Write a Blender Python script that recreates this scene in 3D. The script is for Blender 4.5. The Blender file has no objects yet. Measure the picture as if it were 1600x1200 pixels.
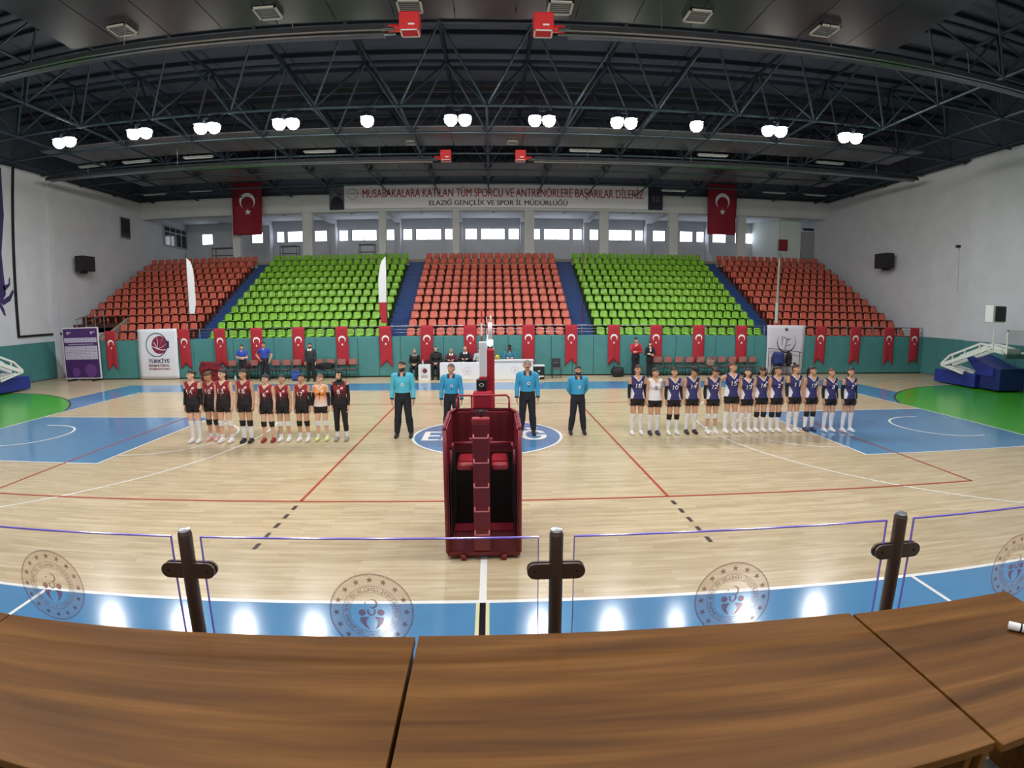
import bpy, bmesh, math, random
import numpy as np
from mathutils import Vector, Matrix
from mathutils.bvhtree import BVHTree
random.seed(7)
SC = bpy.context.scene
COL = SC.collection
PI = math.pi

# ------------------------------------------------------------------ camera, world, exposure
CAM = np.array([0.1175, -12.5864, 3.0180])
YAW, PITCH, ROLL = 0.038866, -0.137978, -0.003075
cd = bpy.data.cameras.new('camera')
cam = bpy.data.objects.new('camera', cd)
COL.objects.link(cam)
_f = Vector((math.sin(YAW)*math.cos(PITCH), math.cos(YAW)*math.cos(PITCH), math.sin(PITCH)))
_r = Vector((math.cos(YAW), -math.sin(YAW), 0.0))
_u = _r.cross(_f)
_c, _s = math.cos(ROLL), math.sin(ROLL)
_R, _U = _c*_r + _s*_u, -_s*_r + _c*_u
cam.matrix_world = Matrix(((_R.x, _U.x, -_f.x, CAM[0]), (_R.y, _U.y, -_f.y, CAM[1]), (_R.z, _U.z, -_f.z, CAM[2]), (0, 0, 0, 1)))
cd.type = 'PANO'                       # the phone's wide lens with its barrel distortion
cd.panorama_type = 'FISHEYE_LENS_POLYNOMIAL'
cd.sensor_width = 36.0
cd.sensor_height = 27.0
cd.fisheye_fov = PI
cd.fisheye_polynomial_k0 = 0.0
cd.fisheye_polynomial_k1 = -0.963681/18
cd.fisheye_polynomial_k2 = -0.0648336/18**2
cd.fisheye_polynomial_k3 = 0.3457413/18**3
cd.fisheye_polynomial_k4 = -0.160503/18**4
cd.clip_start = 0.05
cd.clip_end = 200
SC.camera = cam
wd = bpy.data.worlds.new('world')
SC.world = wd
wd.use_nodes = True
wd.node_tree.nodes['Background'].inputs[0].default_value = (0.80, 0.90, 1.0, 1)
wd.node_tree.nodes['Background'].inputs[1].default_value = 1.2
SC.view_settings.view_transform = 'Standard'
SC.view_settings.look = 'None'
SC.view_settings.gamma = 1.0
SC.view_settings.use_curve_mapping = False
SC.view_settings.exposure = 0.0
LAMP_W = 140.0                         # watts of each floodlight
WINDOW_E = 4.0                         # brightness of the daylit window panes
SC.cycles.max_bounces = 6
SC.cycles.transparent_max_bounces = 12
SC.cycles.sample_clamp_indirect = 4.0

# ------------------------------------------------------------------ helpers
def lin(c):
    return tuple((x/255/12.92 if x/255 <= 0.04045 else ((x/255+0.055)/1.055)**2.4) for x in c)

MATS = {}
def mat(name, rgb, rough=0.6, metal=0.0, vary=0.0, scale=6.0, bump=0.0, coat=0.0, spec=0.5, emit=0.0, alpha=1.0, stretch=None):
    """a principled material; colour given in display values; a noise varies its tone"""
    if name in MATS:
        return MATS[name]
    m = bpy.data.materials.new(name)
    m.use_nodes = True
    nt = m.node_tree
    b = nt.nodes['Principled BSDF']
    col = lin(rgb)
    b.inputs['Base Color'].default_value = (*col, 1)
    b.inputs['Roughness'].default_value = rough
    b.inputs['Metallic'].default_value = metal
    b.inputs['Specular IOR Level'].default_value = spec
    b.inputs['Coat Weight'].default_value = coat
    b.inputs['Coat Roughness'].default_value = 0.12
    b.inputs['Alpha'].default_value = alpha
    if emit:
        b.inputs['Emission Color'].default_value = (*col, 1)
        b.inputs['Emission Strength'].default_value = emit
    if vary or bump:
        tc = nt.nodes.new('ShaderNodeTexCoord')
        mp = nt.nodes.new('ShaderNodeMapping')
        if stretch:
            mp.inputs['Scale'].default_value = stretch
        no = nt.nodes.new('ShaderNodeTexNoise')
        no.inputs['Scale'].default_value = scale
        no.inputs['Detail'].default_value = 5
        nt.links.new(tc.outputs['Object'], mp.inputs[0])
        nt.links.new(mp.outputs[0], no.inputs['Vector'])
        if vary:
            r = nt.nodes.new('ShaderNodeValToRGB')
            r.color_ramp.elements[0].position = 0.3
            r.color_ramp.elements[1].position = 0.7
            r.color_ramp.elements[0].color = (*[x*(1-vary) for x in col], 1)
            r.color_ramp.elements[1].color = (*[min(1, x*(1+vary)) for x in col], 1)
            nt.links.new(no.outputs[0], r.inputs[0])
            nt.links.new(r.outputs[0], b.inputs['Base Color'])
        if bump:
            bp = nt.nodes.new('ShaderNodeBump')
            bp.inputs['Strength'].default_value = bump
            bp.inputs['Distance'].default_value = 0.02
            nt.links.new(no.outputs[0], bp.inputs['Height'])
            nt.links.new(bp.outputs[0], b.inputs['Normal'])
    MATS[name] = m
    return m

class MB:
    """collects vertices and faces of one mesh"""
    def __init__(s):
        s.v = []; s.f = []
    def add(s, vs, fs):
        n = len(s.v)
        s.v += [tuple(map(float, x)) for x in vs]
        s.f += [tuple(i+n for i in f) for f in fs]
        return s
    def box(s, x0, x1, y0, y1, z0, z1):
        return s.add([(x0, y0, z0), (x1, y0, z0), (x1, y1, z0), (x0, y1, z0), (x0, y0, z1), (x1, y0, z1), (x1, y1, z1), (x0, y1, z1)],
                     [(0, 3, 2, 1), (4, 5, 6, 7), (0, 1, 5, 4), (1, 2, 6, 5), (2, 3, 7, 6), (3, 0, 4, 7)])
    def bbox(s, x0, x1, y0, y1, z0, z1, b=0.01):
        """box with chamfered edges"""
        bm = bmesh.new()
        vs = [bm.verts.new(p) for p in [(x0, y0, z0), (x1, y0, z0), (x1, y1, z0), (x0, y1, z0), (x0, y0, z1), (x1, y0, z1), (x1, y1, z1), (x0, y1, z1)]]
        for f in [(0, 3, 2, 1), (4, 5, 6, 7), (0, 1, 5, 4), (1, 2, 6, 5), (2, 3, 7, 6), (3, 0, 4, 7)]:
            bm.faces.new([vs[i] for i in f])
        bmesh.ops.bevel(bm, geom=bm.edges[:], offset=b, segments=2, affect='EDGES', profile=0.5)
        bm.verts.index_update()
        s.add([v.co[:] for v in bm.verts], [[v.index for v in f.verts] for f in bm.faces])
        bm.free()
        return s
    def tube(s, p0, p1, r, n=8, r1=None):
        p0, p1 = Vector(p0), Vector(p1)
        d = (p1-p0).normalized()
        a = d.orthogonal().normalized()
        b = d.cross(a)
        r1 = r if r1 is None else r1
        vs = [p0+(a*math.cos(2*PI*i/n)+b*math.sin(2*PI*i/n))*r for i in range(n)] + [p1+(a*math.cos(2*PI*i/n)+b*math.sin(2*PI*i/n))*r1 for i in range(n)]
        fs = [(i, (i+1) % n, n+(i+1) % n, n+i) for i in range(n)] + [tuple(range(n-1, -1, -1)), tuple(range(n, 2*n))]
        return s.add(vs, fs)
    def path(s, pts, r, n=8):
        for a, b in zip(pts[:-1], pts[1:]):
            s.tube(a, b, r, n)
        return s
    def bar(s, p0, p1, w, h):
        """rectangular bar from p0 to p1, w across, h in the up direction"""
        p0, p1 = Vector(p0), Vector(p1)
        d = (p1-p0).normalized()
        up = Vector((0, 0, 1)) if abs(d.z) < 0.95 else Vector((0, 1, 0))
        a = d.cross(up).normalized()
        b = a.cross(d)
        vs = [p+a*(sx*w/2)+b*(sz*h/2) for p in (p0, p1) for sx, sz in ((-1, -1), (1, -1), (1, 1), (-1, 1))]
        return s.add(vs, [(0, 3, 2, 1), (4, 5, 6, 7), (0, 1, 5, 4), (1, 2, 6, 5), (2, 3, 7, 6), (3, 0, 4, 7)])
    def prism(s, poly, axis, a, b):
        """polygon (two coordinates) extruded along axis from a to b"""
        n = len(poly)
        def P(q, t):
            return {'x': (t, q[0], q[1]), 'y': (q[0], t, q[1]), 'z': (q[0], q[1], t)}[axis]
        vs = [P(q, a) for q in poly] + [P(q, b) for q in poly]
        return s.add(vs, [tuple(range(n)), tuple(range(2*n-1, n-1, -1))] + [(i, n+i, n+(i+1) % n, (i+1) % n) for i in range(n)])
    def flat(s, poly):
        return s.add(poly, [tuple(range(len(poly)))])
    def strip(s, A, B):
        n = len(A)
        return s.add(list(A)+list(B), [(i, i+1, n+i+1, n+i) for i in range(n-1)])
    def lathe(s, prof, c=(0, 0, 0), n=16, sx=1, sy=1):
        vs = [(c[0]+r*math.cos(2*PI*i/n)*sx, c[1]+r*math.sin(2*PI*i/n)*sy, c[2]+z) for r, z in prof for i in range(n)]
        m = len(prof)
        fs = [(k*n+i, k*n+(i+1) % n, (k+1)*n+(i+1) % n, (k+1)*n+i) for k in range(m-1) for i in range(n)]
        return s.add(vs, fs + [tuple(range(n-1, -1, -1)), tuple((m-1)*n+i for i in range(n))])
    def mesh(s, name, fix=True):
        me = bpy.data.meshes.new(name)
        me.from_pydata(s.v, [], s.f)
        if fix:
            bm = bmesh.new(); bm.from_mesh(me)
            bmesh.ops.recalc_face_normals(bm, faces=bm.faces[:])
            bm.to_mesh(me); bm.free()
        me.update()
        return me

def put(name, me, m=None, parent=None, loc=None, smooth=False):
    """link one mesh object; a child is given in world coordinates of an unrotated parent"""
    if isinstance(me, MB):
        me = me.mesh(name)
    if m is not None and not me.materials:
        me.materials.append(m)
    if smooth:
        me.polygons.foreach_set('use_smooth', [True]*len(me.polygons))
    o = bpy.data.objects.new(name, me)
    COL.objects.link(o)
    if loc is not None:
        o.location = loc
    if parent is not None:
        o.parent = parent
        if loc is None:
            o.location = -parent.location if parent.parent is None else (0, 0, 0)
    return o

def put_local(name, me, m, parent, loc=(0, 0, 0), smooth=False):
    return put(name, me, m, parent, loc, smooth)

def tag(o, label=None, cat=None, group=None, kind=None):
    if label: o['label'] = label
    if cat: o['category'] = cat
    if group: o['group'] = group
    if kind: o['kind'] = kind
    return o

def thing(name, loc, label=None, cat=None, group=None, kind=None):
    o = bpy.data.objects.new(name, None)
    o.empty_display_size = 0.2
    o.location = loc
    COL.objects.link(o)
    return tag(o, label, cat, group, kind)

def copy_tree(o, parent=None):
    c = o.copy()
    COL.objects.link(c)
    c.parent = parent
    for ch in list(o.children):
        copy_tree(ch, c)
    return c

_TXT = {}
def text_geo(s, bold=0.0, spacing=1.0, fine=False):
    """triangles of a text line: width-centred, baseline at zero, cap height about 0.7"""
    k = (s, bold, spacing, fine)
    if k in _TXT:
        return _TXT[k]
    cu = bpy.data.curves.new('t', 'FONT')
    cu.body = s
    cu.align_x = 'CENTER'
    cu.offset = bold
    cu.space_character = spacing
    cu.resolution_u = 4
    o = bpy.data.objects.new('t', cu)
    COL.objects.link(o)
    dg = bpy.context.evaluated_depsgraph_get()
    me = bpy.data.meshes.new_from_object(o.evaluated_get(dg))
    if fine:                            # small triangles, so that the print can follow a curved chest
        bm = bmesh.new(); bm.from_mesh(me)
        for _ in range(2):
            bmesh.ops.subdivide_edges(bm, edges=[e for e in bm.edges if e.calc_length() > 0.16], cuts=2)
            bmesh.ops.triangulate(bm, faces=bm.faces[:])
        bm.to_mesh(me); bm.free()
    v = [tuple(x.co) for x in me.vertices]
    f = [tuple(p.vertices) for p in me.polygons]
    bpy.data.objects.remove(o); bpy.data.curves.remove(cu); bpy.data.meshes.remove(me)
    _TXT[k] = (v, f)
    return v, f

def text_on(mb, s, fn, width=None, height=None, bold=0.0, cx=0.0, cy=0.0, mirror=False, fine=False, lift=(0.0, -0.0015, 0.0)):
    """fit a text line to width/height around (cx, baseline cy) and place it with fn(a, b) -> xyz"""
    v, f = text_geo(s, 0.0, 1.0, fine)
    xs = [q[0] for q in v]
    w0 = max(xs)-min(xs); mid = (max(xs)+min(xs))/2
    sy = (height/0.7) if height else width/w0
    sx = (width/w0) if width else sy
    if mirror: sx = -sx
    for n, dx in enumerate((-bold, bold) if bold else (0.0,)):   # two strokes side by side make the line bold
        mb.add([tuple(c+n*l for c, l in zip(fn(cx+(q[0]-mid+dx)*sx, cy+q[1]*sy), lift)) for q in v], f)
    return mb

def ring_pts(cx, cy, r, a0, a1, n):
    return [(cx+r*math.cos(a0+(a1-a0)*i/n), cy+r*math.sin(a0+(a1-a0)*i/n)) for i in range(n+1)]

def arc_line(mb, cx, cy, r, a0, a1, n, w, z):
    A = [(x, y, z) for x, y in ring_pts(cx, cy, r-w/2, a0, a1, n)]
    B = [(x, y, z) for x, y in ring_pts(cx, cy, r+w/2, a0, a1, n)]
    return mb.strip(A, B)

def star_poly(cx, cy, r, rot=PI/2, k=0.4):
    return [(cx+(r if i % 2 == 0 else r*k)*math.cos(rot+i*PI/5), cy+(r if i % 2 == 0 else r*k)*math.sin(rot+i*PI/5)) for i in range(10)]

def add_star(mb, cx, cy, r, fn, rot=PI/2):
    p = star_poly(cx, cy, r, rot)
    vs = [fn(cx, cy)] + [fn(a, b) for a, b in p]
    mb.add(vs, [(0, i+1, (i+1) % 10+1) for i in range(10)])

def add_crescent(mb, cx, cy, R, fn, openang=-PI/2, n=28, k=0.8, off=0.25):
    """moon of outer radius R opening toward openang"""
    r = R*k; d = R*off
    # the two circles meet where
    ca = (R*R+d*d-r*r)/(2*d*R)
    a = math.acos(max(-1, min(1, ca)))
    cb = (R*ca-d)/r
    b = math.acos(max(-1, min(1, cb)))
    A, B = [], []
    for i in range(n+1):
        t = i/n
        oa = openang+a+(2*PI-2*a)*t
        ob = openang+b+(2*PI-2*b)*t
        A.append(fn(cx+R*math.cos(oa), cy+R*math.sin(oa)))
        B.append(fn(cx+d*math.cos(openang)+r*math.cos(ob), cy+d*math.sin(openang)+r*math.sin(ob)))
    mb.strip(A, B)

def add_disc(mb, cx, cy, r, fn, n=24):
    mb.add([fn(cx, cy)]+[fn(cx+r*math.cos(2*PI*i/n), cy+r*math.sin(2*PI*i/n)) for i in range(n)], [(0, i+1, (i+1) % n+1) for i in range(n)])

# ------------------------------------------------------------------ materials of the place
def wood_floor():
    m = bpy.data.materials.new('court_wood'); m.use_nodes = True
    nt = m.node_tree; b = nt.nodes['Principled BSDF']
    tc = nt.nodes.new('ShaderNodeTexCoord')
    br = nt.nodes.new('ShaderNodeTexBrick')
    br.inputs['Scale'].default_value = 1.0
    br.inputs['Brick Width'].default_value = 1.1
    br.inputs['Row Height'].default_value = 0.085
    br.inputs['Mortar Size'].default_value = 0.0016
    br.inputs['Mortar Smooth'].default_value = 0.2
    br.offset = 0.37; br.offset_frequency = 2; br.squash = 1.0
    br.inputs['Color1'].default_value = (*lin((212, 194, 162)), 1)
    br.inputs['Color2'].default_value = (*lin((197, 178, 144)), 1)
    br.inputs['Mortar'].default_value = (*lin((172, 152, 120)), 1)
    nt.links.new(tc.outputs['Object'], br.inputs['Vector'])
    mp = nt.nodes.new('ShaderNodeMapping'); mp.inputs['Scale'].default_value = (0.9, 9.0, 1)
    no = nt.nodes.new('ShaderNodeTexNoise'); no.inputs['Scale'].default_value = 1.6; no.inputs['Detail'].default_value = 8
    nt.links.new(tc.outputs['Object'], mp.inputs[0]); nt.links.new(mp.outputs[0], no.inputs['Vector'])
    rp = nt.nodes.new('ShaderNodeValToRGB')
    rp.color_ramp.elements[0].position = 0.30; rp.color_ramp.elements[0].color = (0.74, 0.70, 0.64, 1)
    rp.color_ramp.elements[1].position = 0.62; rp.color_ramp.elements[1].color = (1, 1, 1, 1)
    nt.links.new(no.outputs[0], rp.inputs[0])
    mx = nt.nodes.new('ShaderNodeMix'); mx.data_type = 'RGBA'; mx.blend_type = 'MULTIPLY'; mx.inputs[0].default_value = 0.75
    nt.links.new(br.outputs['Color'], mx.inputs[6]); nt.links.new(rp.outputs[0], mx.inputs[7])
    nt.links.new(mx.outputs[2], b.inputs['Base Color'])
    b.inputs['Roughness'].default_value = 0.23
    b.inputs['Specular IOR Level'].default_value = 0.4
    return m

def walnut():
    m = bpy.data.materials.new('walnut_laminate'); m.use_nodes = True
    nt = m.node_tree; b = nt.nodes['Principled BSDF']
    tc = nt.nodes.new('ShaderNodeTexCoord')
    mp = nt.nodes.new('ShaderNodeMapping'); mp.inputs['Scale'].default_value = (0.55, 9.0, 1)
    no = nt.nodes.new('ShaderNodeTexNoise'); no.inputs['Scale'].default_value = 1.5; no.inputs['Detail'].default_value = 5; no.inputs['Distortion'].default_value = 0.3
    nt.links.new(tc.outputs['Object'], mp.inputs[0]); nt.links.new(mp.outputs[0], no.inputs['Vector'])
    rp = nt.nodes.new('ShaderNodeValToRGB')
    e = rp.color_ramp.elements
    e[0].position = 0.26; e[0].color = (*lin((74, 44, 14)), 1)
    e[1].position = 0.72; e[1].color = (*lin((130, 88, 40)), 1)
    k = e.new(0.52); k.color = (*lin((105, 67, 24)), 1)
    nt.links.new(no.outputs[0], rp.inputs[0])
    mp2 = nt.nodes.new('ShaderNodeMapping'); mp2.inputs['Scale'].default_value = (1.5, 60.0, 1)
    n2 = nt.nodes.new('ShaderNodeTexNoise'); n2.inputs['Scale'].default_value = 2.0; n2.inputs['Detail'].default_value = 3
    nt.links.new(tc.outputs['Object'], mp2.inputs[0]); nt.links.new(mp2.outputs[0], n2.inputs['Vector'])
    mx = nt.nodes.new('ShaderNodeMix'); mx.data_type = 'RGBA'; mx.blend_type = 'OVERLAY'; mx.inputs[0].default_value = 0.12
    nt.links.new(rp.outputs[0], mx.inputs[6]); nt.links.new(n2.outputs[0], mx.inputs[7])
    nt.links.new(mx.outputs[2], b.inputs['Base Color'])
    b.inputs['Roughness'].default_value = 0.42
    b.inputs['Specular IOR Level'].default_value = 0.12
    return m

def glass_mat(name, rgb, amount, rough=0.02):
    """thin clear pane: mostly transparent with a mirror sheen and a faint tint"""
    m = bpy.data.materials.new(name); m.use_nodes = True
    nt = m.node_tree
    for n in list(nt.nodes):
        if n.type != 'OUTPUT_MATERIAL': nt.nodes.remove(n)
    out = nt.nodes['Material Output']
    tr = nt.nodes.new('ShaderNodeBsdfTransparent'); tr.inputs[0].default_value = (*[1-(1-x)*amount for x in lin(rgb)], 1)
    gl = nt.nodes.new('ShaderNodeBsdfGlossy'); gl.inputs['Roughness'].default_value = rough
    lw = nt.nodes.new('ShaderNodeLayerWeight'); lw.inputs[0].default_value = 0.5
    pw = nt.nodes.new('ShaderNodeMath'); pw.operation = 'POWER'; pw.inputs[1].default_value = 5.0
    fr = nt.nodes.new('ShaderNodeMath'); fr.operation = 'MULTIPLY_ADD'; fr.inputs[1].default_value = 0.5; fr.inputs[2].default_value = 0.03
    nt.links.new(lw.outputs['Facing'], pw.inputs[0]); nt.links.new(pw.outputs[0], fr.inputs[0])
    mx = nt.nodes.new('ShaderNodeMixShader')
    nt.links.new(fr.outputs[0], mx.inputs[0]); nt.links.new(tr.outputs[0], mx.inputs[1]); nt.links.new(gl.outputs[0], mx.inputs[2])
    nt.links.new(mx.outputs[0], out.inputs[0])
    return m

def print_mat(name, rgb, alpha):
    """semi-transparent print on glass"""
    m = bpy.data.materials.new(name); m.use_nodes = True
    nt = m.node_tree
    for n in list(nt.nodes):
        if n.type != 'OUTPUT_MATERIAL': nt.nodes.remove(n)
    out = nt.nodes['Material Output']
    tr = nt.nodes.new('ShaderNodeBsdfTransparent')
    df = nt.nodes.new('ShaderNodeBsdfDiffuse'); df.inputs[0].default_value = (*lin(rgb), 1)
    mx = nt.nodes.new('ShaderNodeMixShader'); mx.inputs[0].default_value = alpha
    nt.links.new(tr.outputs[0], mx.inputs[1]); nt.links.new(df.outputs[0], mx.inputs[2]); nt.links.new(mx.outputs[0], out.inputs[0])
    return m

WOOD = wood_floor()
WALNUT = walnut()
WHITE_WALL = mat('white_painted_plaster', (206, 210, 218), 0.85, vary=0.05, scale=1.2)
GREY_WALL = mat('grey_white_plaster', (205, 207, 208), 0.85, vary=0.05, scale=1.5)
DECK = mat('dark_roof_sheet', (72, 78, 94), 0.55, vary=0.12, scale=2)
SOFFIT_SHADED = mat('shaded_metal_ceiling_panel', (48, 51, 60), 0.32, 0.35, vary=0.08, scale=1.5)  # same panels as the far strips, with the near strip's shade in the colour
SOFFIT = mat('brightened_metal_ceiling_panel', (104, 106, 114), 0.32, 0.35, vary=0.08, scale=1.5)  # far strips of the same panels, colour lightened for the light they catch
STEEL = mat('dark_teal_steel', (44, 62, 74), 0.45, 0.3, vary=0.1, scale=3)
STEEL_DARK = mat('dark_slate_steel', (38, 46, 60), 0.5, 0.3)
PAD = mat('teal_green_pad', (72, 132, 132), 0.5, vary=0.06, scale=2)
ORANGE = mat('orange_seat_plastic', (204, 100, 80), 0.32, vary=0.05, scale=2)
GREEN = mat('lime_seat_plastic', (128, 186, 52), 0.28, vary=0.05, scale=2)
TIER_RED = mat('red_brown_tier_paint', (84, 44, 38), 0.8, vary=0.1)
TIER_GREEN = mat('green_tier_paint', (44, 70, 30), 0.8, vary=0.1)
AISLE = mat('blue_aisle_paint', (34, 66, 122), 0.6, vary=0.06)
FLAG_RED = mat('flag_red_cloth', (168, 36, 50), 0.8, vary=0.05)
WHITE = mat('white_cloth', (236, 236, 238), 0.8)
WHITE_PAINT = mat('white_paint', (226, 228, 228), 0.5)
BLACK = mat('black_plastic', (26, 26, 28), 0.5)
CHROME = mat('brushed_rail_steel', (200, 200, 205), 0.25, 0.9)
DARK_METAL = mat('dark_bronze_metal', (104, 88, 78), 0.38, 0.7)
UMP_RED = mat('umpire_red_paint', (124, 27, 41), 0.45, vary=0.06, scale=3)
LINE_WHITE = mat('court_line_white', (240, 240, 236), 0.3)
LINE_RED = mat('court_line_red', (176, 66, 44), 0.3)
LINE_DARK = mat('court_line_dark', (58, 44, 36), 0.3)
COURT_BLUE = mat('court_paint_blue', (84, 138, 182), 0.13, vary=0.05, scale=2, spec=0.35)
COURT_GREEN = mat('court_paint_green', (70, 170, 26), 0.2, vary=0.06, scale=1)
BLUE_PAD = mat('blue_vinyl_pad', (36, 52, 140), 0.45)
NAVY = mat('navy_print', (40, 44, 92), 0.7)
MAROON = mat('maroon_print', (128, 30, 66), 0.7)
DARK_TEXT = mat('dark_print', (36, 36, 46), 0.8)
RED_TEXT = mat('red_print', (176, 40, 58), 0.8)
# ================================================================== THE SETTING
# ---------------------------------------------------------------- court floor
floor = put('floor', MB().box(-22.9, 22.9, -10.4, 15.2, -0.2, 0.0), WOOD)
tag(floor, 'pale varnished wooden sports hall floor', None, kind='structure')
def paint(name, mb, m):
    return put(name, mb, m, floor)
def rect(mb, x0, x1, y0, y1, z):
    return mb.flat([(x0, y0, z), (x1, y0, z), (x1, y1, z), (x0, y1, z)])
# blue border round the basketball court, kept clear of the green end discs
BX, BY = 16.0, 9.65
GR, GC = 7.5, 20.8
paint('blue_border_strip', rect(MB(), -BX, BX, 7.55, BY, 0.002), COURT_BLUE)
paint('blue_border_strip', rect(MB(), -BX, BX, -BY, -7.55, 0.002), COURT_BLUE)
for s in (-1, 1):
    for t in (-1, 1):
        mb = MB(); A = []; B = []
        for i in range(25):
            y = 3.1+(7.55-3.1)*i/24
            xe = GC-math.sqrt(max(0, GR*GR-y*y)) if y < GR else 99
            A.append((s*14.05, t*y, 0.002)); B.append((s*max(14.05, min(BX, xe)), t*y, 0.002))
        mb.strip(A, B)
        paint('blue_border_strip', mb, COURT_BLUE)
    # green disc behind the base line
    mb = MB(); pts = []
    a0 = math.acos((GC-14.05)/GR)
    for i in range(41):
        a = PI-a0+2*a0*i/40
        pts.append((s*(GC+GR*math.cos(a)), GR*math.sin(a), 0.002))
    A = []; B = []
    for i in range(61):
        x = 14.05+(22.3-14.05)*i/60
        h = math.sqrt(max(0.0, GR*GR-(x-GC)**2))
        A.append((s*x, -h, 0.0022)); B.append((s*x, h, 0.0022))
    mb.strip(A, B)
    paint('green_end_disc', mb, COURT_GREEN)
    mb = MB(); A = []; B = []
    for i in range(49):
        a = PI-a0-(PI-a0-PI/2)*i/48
        for L, r in ((A, GR-0.0), (B, GR+0.07)):
            L.append((s*(GC+r*math.cos(a)), r*math.sin(a), 0.003))
    mb.strip(A, B)
    paint('disc_outline', mb, LINE_DARK)
    # key
    paint('blue_key', rect(MB(), s*14.0 if s < 0 else 8.2, s*8.2 if s < 0 else 14.0, -2.45, 2.45, 0.0021), COURT_BLUE)
    mb = MB(); z = 0.004
    for y in (-2.475, 2.475):
        rect(mb, min(s*8.175, s*14), max(s*8.175, s*14), y-0.025, y+0.025, z)
    rect(mb, s*8.2-0.025, s*8.2+0.025, -2.45, 2.45, z)
    arc_line(mb, s*8.2, 0, 1.8, (PI/2 if s > 0 else -PI/2), (3*PI/2 if s > 0 else PI/2), 40, 0.05, z)
    paint('court_line', mb, LINE_WHITE)
    mb = MB()
    arc_line(mb, s*12.425, 0, 1.25, (PI/2 if s > 0 else -PI/2), (3*PI/2 if s > 0 else PI/2), 32, 0.06, z)
    for y in (-1.25, 1.25):
        rect(mb, s*12.425-0.19+s*0.19, s*12.425+0.19+s*0.19, y-0.03, y+0.03, z)
    paint('court_line', mb, LINE_WHITE)
    # three-point line
    mb = MB()
    a = math.asin(6.6/6.75)
    c = PI if s > 0 else 0
    arc_line(mb, s*12.425, 0, 6.75, c-a, c+a, 80, 0.05, z)
    for y in (-6.6, 6.6):
        xe = 12.425-6.75*math.cos(a)
        rect(mb, min(s*xe, s*14), max(s*xe, s*14), y-0.025, y+0.025, z)
    paint('court_line', mb, LINE_WHITE)
    # base line, attack line, end line, dashes
    paint('court_line', rect(MB(), s*14.025-0.03, s*14.025+0.03, -7.55, 7.55, 0.0045), LINE_WHITE)
    paint('volleyball_line', rect(MB(), s*3-0.025, s*3+0.025, -4.5, 4.5, 0.005), LINE_RED)
    paint('volleyball_line', rect(MB(), s*9-0.025, s*9+0.025, -4.5, 4.5, 0.005), LINE_RED)
    for t in (-1, 1):
        for k in range(5):
            y0 = t*(4.7+0.35*k)
            paint('attack_dash', rect(MB(), s*3-0.03, s*3+0.03, min(y0, y0+t*0.17), max(y0, y0+t*0.17), 0.005), LINE_DARK)
    paint('bench_mark', rect(MB(), s*5-0.025, s*5+0.025, -8.9, -7.55, 0.004), LINE_WHITE)
for y in (-7.525, 7.525):
    paint('court_line', rect(MB(), -14.05, 14.05, y-0.03, y+0.03, 0.0045), LINE_WHITE)
for y in (-4.5, 4.5):
    paint('volleyball_line', rect(MB(), -9.025, 9.025, y-0.025, y+0.025, 0.005), LINE_RED)
paint('centre_line', rect(MB(), -0.04, 0.04, -7.5, 7.5, 0.0042), LINE_WHITE)
paint('centre_strip', rect(MB(), -0.07, 0.07, -9.6, -7.55, 0.0048), mat('pale_yellow_line', (226, 222, 170), 0.3))
paint('centre_strip_core', rect(MB(), -0.032, 0.032, -9.6, -7.55, 0.0054), mat('navy_black_line', (22, 22, 36), 0.3))
mb = MB(); add_disc(mb, 0, 0, 1.78, lambda a, b: (a, b, 0.0046), 64)
paint('centre_disc', mb, COURT_BLUE)
paint('centre_ring', arc_line(MB(), 0, 0, 1.8, 0, 2*PI, 72, 0.07, 0.0052), LINE_WHITE)
mb = MB(); text_on(mb, 'ELAZIĞ', lambda a, b: (a, b, 0.0056), width=2.95, height=0.95, bold=0.028, cx=-0.06, cy=-0.46, lift=(0, 0, 0.0008))
paint('centre_lettering', mb, LINE_WHITE)

# ---------------------------------------------------------------- walls
def wall(name, mb, m, label):
    return tag(put(name, mb, m), label, kind='structure')
wl = wall('wall_left', MB().box(-22.9, -22.6, -15, 26.8, 0, 10.36), WHITE_WALL, 'tall white plaster side wall on the left')
wr = wall('wall_right', MB().box(22.6, 22.9, -15, 26.8, 0, 10.36).box(22.2, 22.6, -15, 8.85, 0, 10.36), WHITE_WALL, 'tall white plaster side wall on the right')
wall('trim_1', MB().bbox(-22.6, -22.47, 12.75, 13.2, 0, 10.36, 0.02), WHITE_WALL, 'shallow white pilaster on the left wall')
wall('wall_behind', MB().box(-22.9, 22.9, -15.3, -15.0, 0, 13.4), WHITE_WALL, 'white wall behind the tribune')
for n, s in (('trim_2', -1), ('trim_3', 1)):
    wall(n, MB().box(min(s*22.6, s*22.9), max(s*22.6, s*22.9), -15, 26.8, 10.36, 13.4), DECK, 'dark cladding above the side wall')
wall('wall_above_fascia', MB().box(-22.6, 22.6, 21.42, 21.6, 10.4, 13.4), DECK, 'dark cladding above the far beam')
# tribune where the camera stands
wall('floor_tribune', MB().box(-22.6, 22.6, -15, -10.3, 0.0, 1.1), mat('tribune_concrete', (130, 128, 124), 0.8, vary=0.1), 'concrete floor of the near tribune')

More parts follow.
